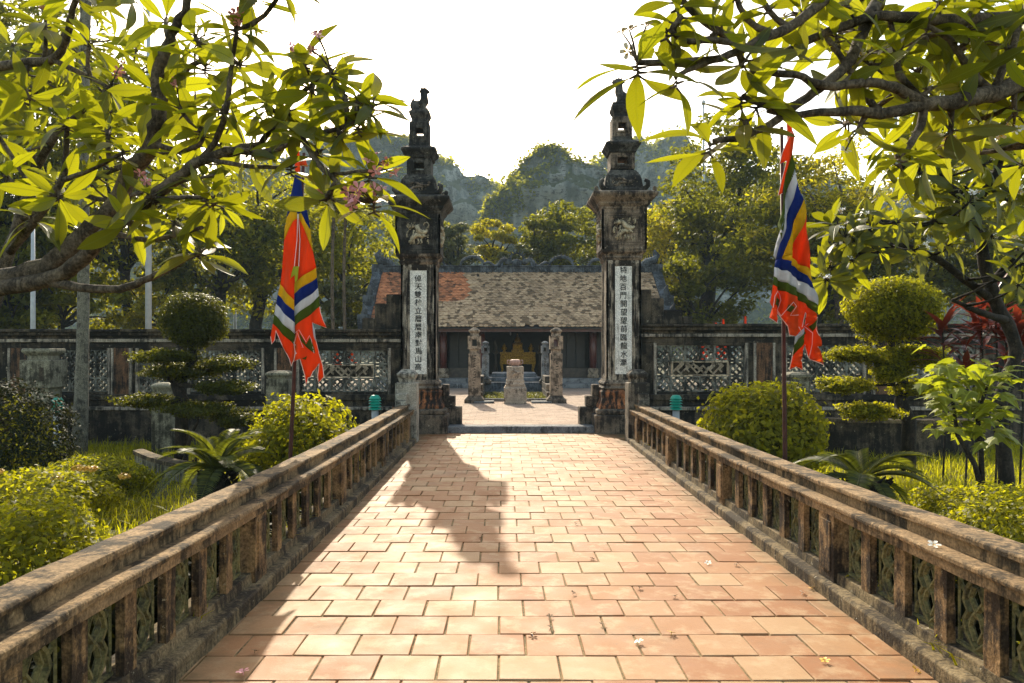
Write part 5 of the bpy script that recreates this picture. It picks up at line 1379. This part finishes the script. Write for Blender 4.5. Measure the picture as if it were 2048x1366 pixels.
RR = [(1274, 124, 2.8, 150), (1352, 0, 2.95), (1362, 32, 2.9), (1333, 55, 2.9), (1422, 74, 2.95), (1352, 150, 2.85), (1482, 135, 3.0), (1556, 112, 3.2), (1486, 188, 3.05), (1421, 282, 3.0, 118), (1490, 240, 3.05), (1520, 205, 3.1), (1602, 30, 3.2), (1755, 30, 3.4), (1853, 52, 3.4), (1937, 62, 3.5), (1960, 0, 3.5),
      (2003, 90, 3.5), (1923, 150, 3.5), (1862, 175, 3.4), (1670, 70, 3.3), (1717, 262, 3.3), (1800, 309, 3.3), (1740, 130, 3.4), (1620, 130, 3.2), (1680, 170, 3.3), (1630, -10, 3.2), (2040, 30, 3.5), (1800, 100, 3.4), (1570, 165, 3.1), (1470, -20, 3.1), (1530, 10, 3.1), (1880, 0, 3.4), (1690, 0, 3.3), (2030, 230, 3.6), (1900, 270, 3.5)]
rgr = random.Random(31)
RR += [(rgr.uniform(1580, 2050), rgr.uniform(-10, 330), rgr.uniform(3.7, 4.6)) for _ in range(20)]
RR = [q for q in RR if not (1530 < q[0] < 1645 and q[1] > 120)]
frangipani('near frangipani overhanging from the right with pointed backlit leaves and white flowers', (4.2, 4.4, GZ), [([P(2360, 900, 4.6) + Vector((0, 0, -1.2)), P(2350, 800, 4.5), P(2330, 620, 4.4)], .12, .08)] + RB, RR, 104, 5, ('white', .3), nleaf=(6, 9), pitch=(-.5, .7), spots=())
# farther right tree
FB = [([(2012, 1060, 8.6), (2010, 930, 8.6), (2000, 800, 8.6), (2030, 700, 8.6), (1990, 600, 8.5), (1965, 510, 8.4), (1950, 430, 8.4), (1940, 400, 8.4)], .085, .055),
      ([(1940, 400, 8.4), (1890, 370, 8.2), (1850, 345, 8.0), (1800, 330, 7.9)], .06, .02), ([(1945, 410, 8.4), (1985, 360, 8.3), (2000, 320, 8.2), (2010, 260, 8.0)], .055, .02),
      ([(1985, 600, 8.5), (1930, 560, 8.2), (1860, 510, 8.0), (1780, 490, 7.9), (1710, 510, 7.8)], .05, .018), ([(1950, 430, 8.4), (1900, 440, 8.0), (1830, 450, 7.9), (1760, 440, 7.8)], .04, .016),
      ([(2010, 640, 8.5), (1960, 625, 8.1), (1930, 612, 8.0), (1905, 600, 7.9)], .045, .015), ([(1990, 560, 8.5), (2040, 500, 8.3), (2080, 470, 8.2)], .05, .02), ([(1890, 370, 8.2), (1870, 300, 8.1), (1850, 260, 8.0)], .03, .014)]
rgf = random.Random(12)
FR = [(rgf.uniform(1660, 2060), rgf.uniform(395, 590), rgf.uniform(7.3, 8.6)) for _ in range(46)] + [(rgf.uniform(1740, 2060), rgf.uniform(230, 400), rgf.uniform(7.6, 8.6)) for _ in range(26)]
FR = [q for q in FR if not (1660 < q[0] < 1915 and q[1] > 500) and not (q[0] < 1720 and q[1] < 440)] + [(1652, 560, 7.5), (1660, 535, 7.6), (1700, 520, 7.5), (1760, 500, 7.6), (1830, 500, 7.6), (1690, 470, 7.5), (1740, 455, 7.5)]
frangipani('farther frangipani at the right with forked grey trunk above the red plants', (P(2010, 0, 8.6).x, 8.6, GZ), FB, FR, 62, 9, ('white', .35), 'bark_dark', nleaf=(8, 12))
# farther left tree
GB = [([(0, 935, 11.5), (8, 860, 11.5), (-20, 780, 11.4), (-30, 680, 11.2), (0, 560, 11), (40, 440, 10.8), (70, 340, 10.6)], .16, .07), ([(70, 340, 10.6), (120, 260, 10.2), (190, 200, 10), (240, 150, 9.8)], .06, .02),
      ([(40, 440, 10.8), (140, 380, 10.4), (250, 330, 10), (350, 300, 9.8), (440, 290, 9.6)], .055, .018), ([(70, 340, 10.6), (60, 240, 10.4), (90, 130, 10.2), (130, 60, 10)], .05, .018), ([(140, 380, 10.4), (220, 400, 10), (330, 370, 9.8), (430, 350, 9.6)], .04, .016)]
GR = [(rgf.uniform(-30, 470), rgf.uniform(60, 420), rgf.uniform(9.4, 10.8)) for _ in range(62)]
frangipani('farther frangipani behind the left branches with gnarled trunk at the left edge', (P(0, 0, 11.5).x, 11.5, GZ), GB, GR, 52, 14, None, nleaf=(8, 12))

# ------------------------------------------------------------------ flags
def flag(label, Y, conv, pole, polys, edges, extra, ripple):
    pts = [P(x, y, Y) for x, y in pole]; g = pts[0].copy(); g.z = GZ
    t = thing('festival_flag', g, label, 'flag')
    MB().tube([g + Vector((0, 0, -.1)), pts[0], pts[1]], [.021, .02, .016], 10).build('pole', 'pole_brown', t, smooth=True)
    def W(p, off=0.0):
        x, y = conv(p); q = P(x, y, Y); q.y = Y - .13 - off + ripple(p); return q
    for nm, mt, poly, off in polys:
        bm = bmesh.new(); vs = [bm.verts.new((a, -b, 0)) for a, b in poly]; bm.faces.new(vs)
        bmesh.ops.triangulate(bm, faces=bm.faces[:])
        for _ in range(5):
            es = [e for e in bm.edges if e.calc_length() > 24]
            if not es: break
            bmesh.ops.subdivide_edges(bm, edges=es, cuts=1, use_grid_fill=False); bmesh.ops.triangulate(bm, faces=[f for f in bm.faces if len(f.verts) > 3])
        for v in bm.verts: v.co = W((v.co.x, -v.co.y), off)
        me = bpy.data.meshes.new(nm); bm.to_mesh(me); bm.free(); me.materials.append(MATS[mt])
        me.polygons.foreach_set('use_smooth', [True] * len(me.polygons))
        o = link(nm, me, t); so = o.modifiers.new('solidify', 'SOLIDIFY'); so.thickness = .003
    for nm, mt, line, rad, off in edges:
        MB().tube([W(p, off) for p in line], rad, 5).build(nm, mt, t)
def rip_r(p):
    x, y = p; k = min(1, max(0, (y - 100) / 500))
    return (.045 * math.sin((x - y * .12) * .06) + .03 * math.sin(x * .13 + y * .01)) * k + .03 * math.sin(y * .012 + x * .02)
skirt_r = [(90, 872), (180, 915), (260, 970), (308, 1035), (325, 1130), (347, 1185), (320, 1190), (347, 1282), (300, 1255), (283, 1240), (272, 1180), (258, 1225), (246, 1188), (228, 1262), (252, 1310), (215, 1293), (192, 1312), (196, 1240), (200, 1138), (178, 1130), (175, 1085), (140, 1035), (120, 1008), (107, 1070), (82, 1040), (90, 985), (78, 960)]
RF = [('top_pennant', 'cloth_red', [(158, 38), (175, 38), (185, 85), (196, 105), (190, 185), (178, 240), (160, 300), (140, 402), (120, 412), (136, 340), (160, 235), (115, 258), (132, 200), (158, 140)], .012),
      ('green_band', 'cloth_green', [(190, 185), (210, 260), (207, 290), (180, 380), (150, 480), (128, 640), (122, 560), (140, 470), (155, 370), (165, 290)], 0),
      ('white_band', 'cloth_white', [(207, 275), (222, 342), (200, 430), (160, 540), (125, 660), (112, 742), (106, 720), (122, 620), (145, 500), (178, 385)], 0),
      ('blue_band', 'cloth_blue', [(222, 342), (239, 440), (215, 520), (180, 600), (135, 735), (112, 742), (125, 660), (160, 540), (200, 430)], 0),
      ('yellow_band', 'cloth_yellow', [(239, 440), (250, 520), (230, 590), (190, 715), (135, 735), (180, 600), (215, 520)], 0),
      ('red_centre', 'cloth_red', [(250, 520), (270, 660), (285, 800), (190, 715), (230, 590)], 0),
      ('yellow_band', 'cloth_yellow', [(190, 715), (285, 800), (288, 862), (240, 790), (135, 735)], 0),
      ('blue_band', 'cloth_blue', [(135, 735), (240, 790), (288, 862), (292, 895), (240, 845), (160, 800), (105, 780), (112, 742)], 0),
      ('white_band', 'cloth_white', [(105, 780), (160, 800), (240, 845), (292, 895), (305, 950), (303, 980), (230, 895), (98, 828)], 0),
      ('green_band', 'cloth_green', [(98, 828), (230, 895), (303, 980), (308, 1035), (260, 970), (180, 915), (90, 872)], 0),
      ('red_skirt', 'cloth_red', skirt_r, .004),
      ('green_patch', 'cloth_green', [(105, 930), (142, 945), (135, 992), (97, 975)], .015), ('green_patch', 'cloth_green', [(178, 972), (192, 988), (182, 1015), (165, 1002)], .015),
      ('white_patch', 'cloth_white', [(190, 1140), (240, 1095), (262, 1090), (190, 1182)], .016), ('green_patch', 'cloth_green', [(190, 1180), (262, 1092), (272, 1120), (194, 1238)], .018),
      ('green_patch', 'cloth_green', [(240, 1062), (262, 1015), (264, 1050), (246, 1082)], .017), ('green_patch', 'cloth_green', [(278, 1088), (304, 1045), (304, 1090), (290, 1112)], .017)]
flag('five-colour festival flag on the right pole, serrated orange red hem', 6.9, lambda p: (1500 + p[0] * .381, 240 + p[1] * .381), [(1570, 905), (1563, 254)], RF,
     [('edging', 'cord_pink', skirt_r[4:-2], .004, .007), ('edging', 'cord_pink', [(196, 105), (178, 92), (158, 140), (132, 200), (115, 258), (160, 235), (136, 340), (120, 412), (140, 402)], .003, .016),
      ('edging', 'cord_pink', [(90, 990), (97, 930), (115, 905), (142, 915), (145, 950), (128, 1000), (140, 1030)], .003, .02), ('edging', 'cord_pink', [(140, 1032), (190, 962), (196, 985), (180, 1030), (200, 1030)], .003, .02),
      ('edging', 'cord_pink', [(205, 1090), (228, 1120), (205, 1135)], .003, .02), ('edging', 'cord_pink', [(230, 1090), (255, 1015), (266, 1020), (262, 1080)], .003, .022), ('edging', 'cord_pink', [(262, 1085), (290, 1120), (300, 1180), (290, 1245)], .003, .022), ('edging', 'cord_pink', [(270, 1080), (304, 1040), (310, 1100), (322, 1130)], .003, .022)], None, rip_r)
def rip_l(p):
    x, y = p; k = min(1, max(0, (y - 250) / 400))
    return .06 * abs(x - 215) / 100 * k + .025 * math.sin(x * .075 + y * .006) * k + .02 * math.sin(y * .014 + x * .03)
tail_l = [(82, 950), (215, 1080), (224, 1108), (187, 1180), (172, 1140), (135, 1060), (98, 988), (92, 1040), (78, 1062), (72, 1020)]
tail_r = [(206, 965), (338, 858), (342, 890), (352, 930), (368, 972), (300, 945), (312, 1000), (330, 1110), (345, 1180), (354, 1240), (325, 1272), (322, 1230), (330, 1165), (302, 1212), (290, 1240), (276, 1242), (262, 1286), (258, 1230), (240, 1140), (208, 1155), (217, 1110), (200, 1050), (215, 1010)]
LF = [('top_pennant', 'cloth_red', [(207, 20), (232, 20), (238, 75), (240, 152), (210, 130)], .01), ('top_pennant', 'cloth_red', [(235, 68), (270, 75), (284, 112), (238, 102)], .012),
      ('top_cloth', 'cloth_blue', [(210, 130), (240, 152), (262, 310), (245, 360), (225, 372), (205, 335), (186, 270)], -.01),
      ('blue_band', 'cloth_blue', [(186, 270), (205, 335), (190, 350), (168, 385), (172, 350)], 0), ('blue_band', 'cloth_blue', [(255, 310), (272, 330), (291, 445), (265, 405), (243, 355)], 0),
      ('yellow_band', 'cloth_yellow', [(205, 330), (228, 365), (222, 388), (205, 402), (150, 502), (155, 440), (170, 380)], .003), ('yellow_band', 'cloth_yellow', [(228, 365), (243, 355), (265, 405), (291, 450), (302, 560), (270, 470), (234, 390), (222, 388)], .003),
      ('red_field', 'cloth_red', [(222, 386), (215, 560), (207, 735), (205, 825), (118, 735), (150, 502), (205, 402)], 0), ('red_field', 'cloth_red', [(222, 386), (234, 390), (270, 470), (302, 560), (315, 646), (207, 736), (215, 560)], 0),
      ('yellow_band', 'cloth_yellow', [(117, 734), (205, 825), (204, 882), (104, 792)], 0), ('blue_band', 'cloth_blue', [(104, 792), (204, 882), (204, 945), (95, 842)], 0), ('white_band', 'cloth_white', [(95, 842), (204, 945), (203, 1006), (88, 900)], 0), ('green_band', 'cloth_green', [(88, 900), (203, 1006), (230, 1092), (215, 1080), (82, 950)], 0),
      ('red_tail', 'cloth_red', tail_l, .003),
      ('yellow_band', 'cloth_yellow', [(207, 736), (315, 646), (318, 701), (207, 792)], 0), ('blue_band', 'cloth_blue', [(207, 792), (318, 701), (325, 757), (206, 862)], 0), ('white_band', 'cloth_white', [(206, 862), (325, 757), (332, 802), (206, 912)], 0), ('green_band', 'cloth_green', [(206, 912), (332, 802), (338, 858), (206, 966)], 0),
      ('red_tail', 'cloth_red', tail_r, .004), ('green_patch', 'cloth_green', [(232, 992), (268, 1062), (290, 1025), (302, 1045), (315, 1085), (316, 1112), (270, 1078), (245, 1045)], .02), ('green_patch', 'cloth_green', [(250, 1140), (274, 1124), (266, 1146)], .02), ('white_patch', 'cloth_white', [(302, 948), (318, 985), (323, 1050), (312, 1022)], .02),
      ('ribbon', 'cloth_lime', [(205, 645), (235, 645), (231, 715), (216, 737), (212, 690), (190, 712), (198, 670)], .035)]
flag('five-colour festival flag on the left pole partly hidden by frangipani leaves', 7.4, lambda p: (520 + p[0] * .3659, 300 + p[1] * .3659), [(581, 905), (608, 306)], LF,
     [('edging', 'cord_pink', tail_l[2:], .004, .007), ('edging', 'cord_pink', tail_r[1:-1], .004, .008), ('edging', 'cord_pink', [(215, 1000), (235, 985), (268, 1050), (286, 1015), (300, 1040), (312, 1110)], .003, .024), ('edging', 'cord_pink', [(205, 1060), (225, 1000), (255, 1080), (210, 1065)], .003, .022),
      ('cord', 'cord_white', [(231, 365), (222, 500), (208, 645)], .003, .03), ('cord', 'cord_white', [(233, 365), (236, 500), (233, 645)], .003, .03)], None, rip_l)
def small_flag(px, py, Y, h, label):
    q = P(px, py, Y); t = thing('small_flag', (q.x, Y, CZ), label, 'flag')
    MB().tube([(q.x, Y, GZ), (q.x, Y, q.z)], .015, 6).build('pole', 'pole_brown', t)
    m = MB(); k = 7
    m.loft([[(q.x + .02 + (.03 + .16 * i / k) * u, Y + .05 * math.sin(u * 6 + i), q.z - .02 - h * i / k) for u in (0, .5, 1)] for i in range(k + 1)], closed=False, cap=False)
    o = m.build('cloth', 'cloth_red', t, smooth=True); s = o.modifiers.new('solidify', 'SOLIDIFY'); s.thickness = .004
for a, b, hh, lab in ((1399, 647, .9, 'first'), (1429, 644, .9, 'second'), (1444, 637, 1.0, 'third'), (1488, 631, 1.0, 'fourth')):
    small_flag(a, b, 18.5, hh, lab + ' small red flag from the right pillar peeking over the right wall')
small_flag(668, 690, 18.2, .5, 'small red flag seen through the openwork beside the left flag')
small_flag(698, 694, 18.2, .4, 'small red flag seen through the openwork nearest the left pillar')

# ------------------------------------------------------------------ garden furniture
def bollard(px, Y, ytop, label):
    q = P(px, ytop, Y); t = thing('bollard_lamp', (q.x, Y, GZ), label, 'lamp')
    MB().lathe((q.x, Y, GZ), [(.062, -.1), (.062, q.z - GZ - .26)], 16).build('stem', 'lamp_stem', t, smooth=True)
    MB().lathe((q.x, Y, q.z), [(.065, -.27), (.065, -.03)], 16).build('core', 'green_plastic', t, smooth=True)
    MB().lathe((q.x, Y, q.z), [(.105, -.065), (.10, -.055), (.065, -.005), (.03, .0)], 20).build('cap', 'green_plastic', t)
    for i in range(4):
        z = -.105 - i * .05; MB().lathe((q.x, Y, q.z), [(.115, z), (.112, z + .006), (.075, z + .035), (.066, z + .035)], 20).build('louvre', 'green_plastic', t)
bollard(750, 13.3, 790, 'green louvred bollard lamp behind the end of the left balustrade')
bollard(1352, 13.3, 790, 'green louvred bollard lamp behind the right balustrade')
bollard(115, 13.6, 795, 'green louvred bollard lamp behind the dark hedge at the left edge')
def garden_post(px, Y, ytop, wpx, label, lantern=False):
    q = P(px, ytop, Y); h = wpx * Y / FPX / 2; t = thing('garden_post', (q.x, Y, GZ), label, 'post')
    if lantern:
        MB().square(q.x, Y, [(h * .75, GZ - .1), (h * .75, q.z - .75)]).build('foot', 'post_mossy', t)
        MB().square(q.x, Y, [(h, q.z - .75), (h, q.z - .22)]).build('post_body', 'post_mossy', t, bevel=.01)
        MB().square(q.x, Y, [(h * .7, q.z - .22), (h * .7, q.z - .14), (h * .9, q.z - .08), (h * .95, q.z - .05), (h * .9, q.z)]).build('cap', 'post_mossy', t, bevel=.008)
        MB().box(q.x + h * .3, q.x + h * .6, Y - h - .004, Y - h + .01, q.z - .62, q.z - .36).build('recess_shade_plate', 'wall_dark', t)  # nothing is cut in; a thin dark plate paints the hollow's shade
    else:
        MB().square(q.x, Y, [(h * .95, GZ - .1), (h * .95, q.z - .16)]).build('post_body', 'post_mossy', t, bevel=.01)
        MB().square(q.x, Y, [(h * .8, q.z - .16), (h * .85, q.z - .12), (h, q.z - .08), (h, q.z - .045), (h * .7, q.z - .01), (h * .5, q.z)]).build('cap', 'post_mossy', t, bevel=.006)
garden_post(88, 14.4, 697, 60, 'pale stone lantern post behind the hedge at the left', True)
garden_post(560, 14.2, 741, 46, 'square capped post behind the left round bush')
garden_post(330, 13.6, 765, 40, 'plain pale post behind the left cloud-pruned tree')
garden_post(1592, 13.6, 744, 44, 'dark capped post behind the right flagpole')
def pool_wall(label, pts, Y, h, mt='post_mossy', name='low_wall'):
    t = thing(name, (P(pts[0], 0, Y[0]).x, Y[0], GZ), label, 'wall')
    m = MB(); m2 = MB(); r1, r2 = [], []
    for i in range(11):
        u = i / 10; x = P(pts[0] + (pts[1] - pts[0]) * u, 0, Y[0] + (Y[1] - Y[0]) * u); y = Y[0] + (Y[1] - Y[0]) * u + .5 * math.sin(u * 3.14) * -.4
        r1.append([(x.x, y - .1, GZ - .1), (x.x, y - .1, GZ + h), (x.x, y + .1, GZ + h), (x.x, y + .1, GZ - .1)]); r2.append([(x.x, y - .15, GZ + h + .001), (x.x, y - .15, GZ + h + .06), (x.x, y + .15, GZ + h + .06), (x.x, y + .15, GZ + h + .001)])
    m.loft(r1).build('wall_body', mt, t); m2.loft(r2).build('coping', 'kerb_stone', t)
pool_wall('low curved concrete planter wall in the left garden', (275, 400), (12.0, 10.4), .22)
pool_wall('low stone ledge behind the right round bush', (1640, 1960), (13.2, 13.0), .62, 'wall_dark')
def lamp_post(px, Y, ytop, r, label, arm=False):
    q = P(px, ytop, Y); t = thing('lamp_post', (q.x, Y, GZ), label, 'lamp post')
    MB().tube([(q.x, Y, GZ), (q.x, Y, q.z * .5), (q.x, Y, q.z)], [r * 1.2, r, r * .7], 10).build('pole', 'pole_white', t, smooth=True)
    if arm:
        MB().tube([(q.x, Y, q.z - .05), (q.x + .2, Y, q.z + .12), (q.x + .55, Y, q.z + .1)], [.03, .03, .03], 6).build('arm', 'pole_white', t)
        MB().ell((q.x + .65, Y, q.z + .06), (.18, .09, .05)).build('lamp_head', 'pole_white', t, smooth=True)
    else:
        MB().lathe((q.x, Y, q.z), [(r, 0), (r * 1.3, .1), (r * 1.3, .3), (r * .4, .4)], 10).build('pole_cap', 'pole_white', t)
lamp_post(297, 20.5, -60, .075, 'tall white lamp post behind the left wall among the trees')
lamp_post(66, 21, 420, .065, 'white lamp post at the far left behind the wall')
lamp_post(470, 40, 612, .09, 'small street lamp with curved arm seen under the left trees', True)
lamp_post(1407, 60, 210, .12, 'distant white pole in front of the right ridge')
lamp_post(1790, 34, 150, .13, 'white lamp post behind the farther right frangipani')

# ------------------------------------------------------------------ weeds and fallen blossoms
def weed_(px, py, label, n=26, h=.14, d=.12):
    n = int(n * 1.7); h *= 1.25
    k = (py - VY) / FPX; Y = 5.0
    for _ in range(12): Y = (EYE - (drop(Y) + .11)) / k
    q = P(px, py, Y); t = thing('weed', q, label, 'weed')
    p = np.stack([RNG.normal(q.x, .025, n), RNG.normal(Y, d, n), np.full(n, q.z - .02)], 1)
    grass_blades('blades', p, RNG.uniform(.4, 1, n) * h, 'leaf_bush', None, None, t, .006, .9)
weed_(712, 945, 'green weed tuft on the left kerb farthest from the camera', 30, .16)
weed_(600, 1045, 'straggling weeds on the left kerb beside the middle pier', 40, .15, .2)
weed_(560, 1085, 'weeds sprouting over the left kerb just nearer than the middle pier', 24, .13)
weed_(385, 1240, 'small weeds on the nearest stretch of the left kerb', 30, .10, .12)
weed_(1300, 893, 'pale dry weeds at the far end of the right kerb', 40, .12, .25)
weed_(1600, 1070, 'green weed clump on the right kerb before the middle pier', 34, .16)
weed_(1760, 1195, 'thin creeping weed on the right kerb', 14, .12)
weed_(1890, 1300, 'weed hanging over the nearest right kerb', 26, .10)
def fallen(px, py, kind, label, group=None, s=.03, z=None, Yf=None):
    k = (py - VY) / FPX; Y = 5.0
    for _ in range(12): Y = (EYE - (drop(Y) * (1 if z is None else 1.15) + (.012 if z is None else z))) / k
    q = P(px, py, Y)
    M = Matrix.Translation(q + Vector((0, 0, s * .15))) @ Euler((random.uniform(-.5, .5), random.uniform(-.5, .5), random.uniform(0, 6))).to_matrix().to_4x4() @ Matrix.Scale(s, 4)
    tag(link('fallen_flower', FLW[kind], None, M), label, 'flower', group)
fallen(486, 1346, 'pink', 'pink fallen blossom near the lower left corner of the path', s=.036)
fallen(1868, 1092, 'white', 'white and yellow fallen blossom lying on the right lower rail', s=.034, z=.632)
for a, b in ((1100, 1234), (1101, 1256), (1205, 1250), (1152, 1048), (1147, 1187), (1184, 1118), (1279, 1176), (1350, 1193), (1473, 1130), (1645, 1184), (510, 1303), (960, 1076)):
    fallen(a, b, 'brown', 'withered brown blossom lying on the terracotta path', 'withered blossoms on the path', .024)
for a, b, lb in ((1065, 1269, 'white fallen blossom nearest the middle of the path'), (1278, 1285, 'white fallen blossom flat on a tile right of the path centre, nearest the camera'), (1416, 1127, 'white fallen blossom farthest from the camera on the path'),
                 (1605, 1187, 'white fallen blossom beside a yellow one near the right kerb'), (1720, 1240, 'white fallen blossom lying against the right kerb')):
    fallen(a, b, 'white', lb, 'white blossoms on the path', .028)
for a, b, lb in ((1343, 1267, 'yellow fallen blossom nearest the middle of the path'), (1624, 1177, 'yellow fallen blossom beside a white one near the right kerb'), (1832, 1342, 'yellow fallen blossom in the lower right corner of the path'), (1650, 1323, 'yellow fallen blossom on a joint near the bottom right of the path')):
    fallen(a, b, 'yellow', lb, 'yellow blossoms on the path', .028)

# ------------------------------------------------------------------ haze
def haze():
    m, t, out = newmat('haze_air'); pv = nd(t, 'ShaderNodeVolumePrincipled')
    pv.inputs['Color'].default_value = (.66, .88, 1, 1); pv.inputs['Density'].default_value = HAZE; pv.inputs['Anisotropy'].default_value = 0
    t.links.new(pv.outputs[0], out.inputs['Volume'])
    tag(MB().box(-320, 330, -20, 330, -4, 92).build('haze', 'haze_air'), 'pale blue haze veiling the distant mountains', 'haze', kind='stuff')
HAZE = .00048
haze()
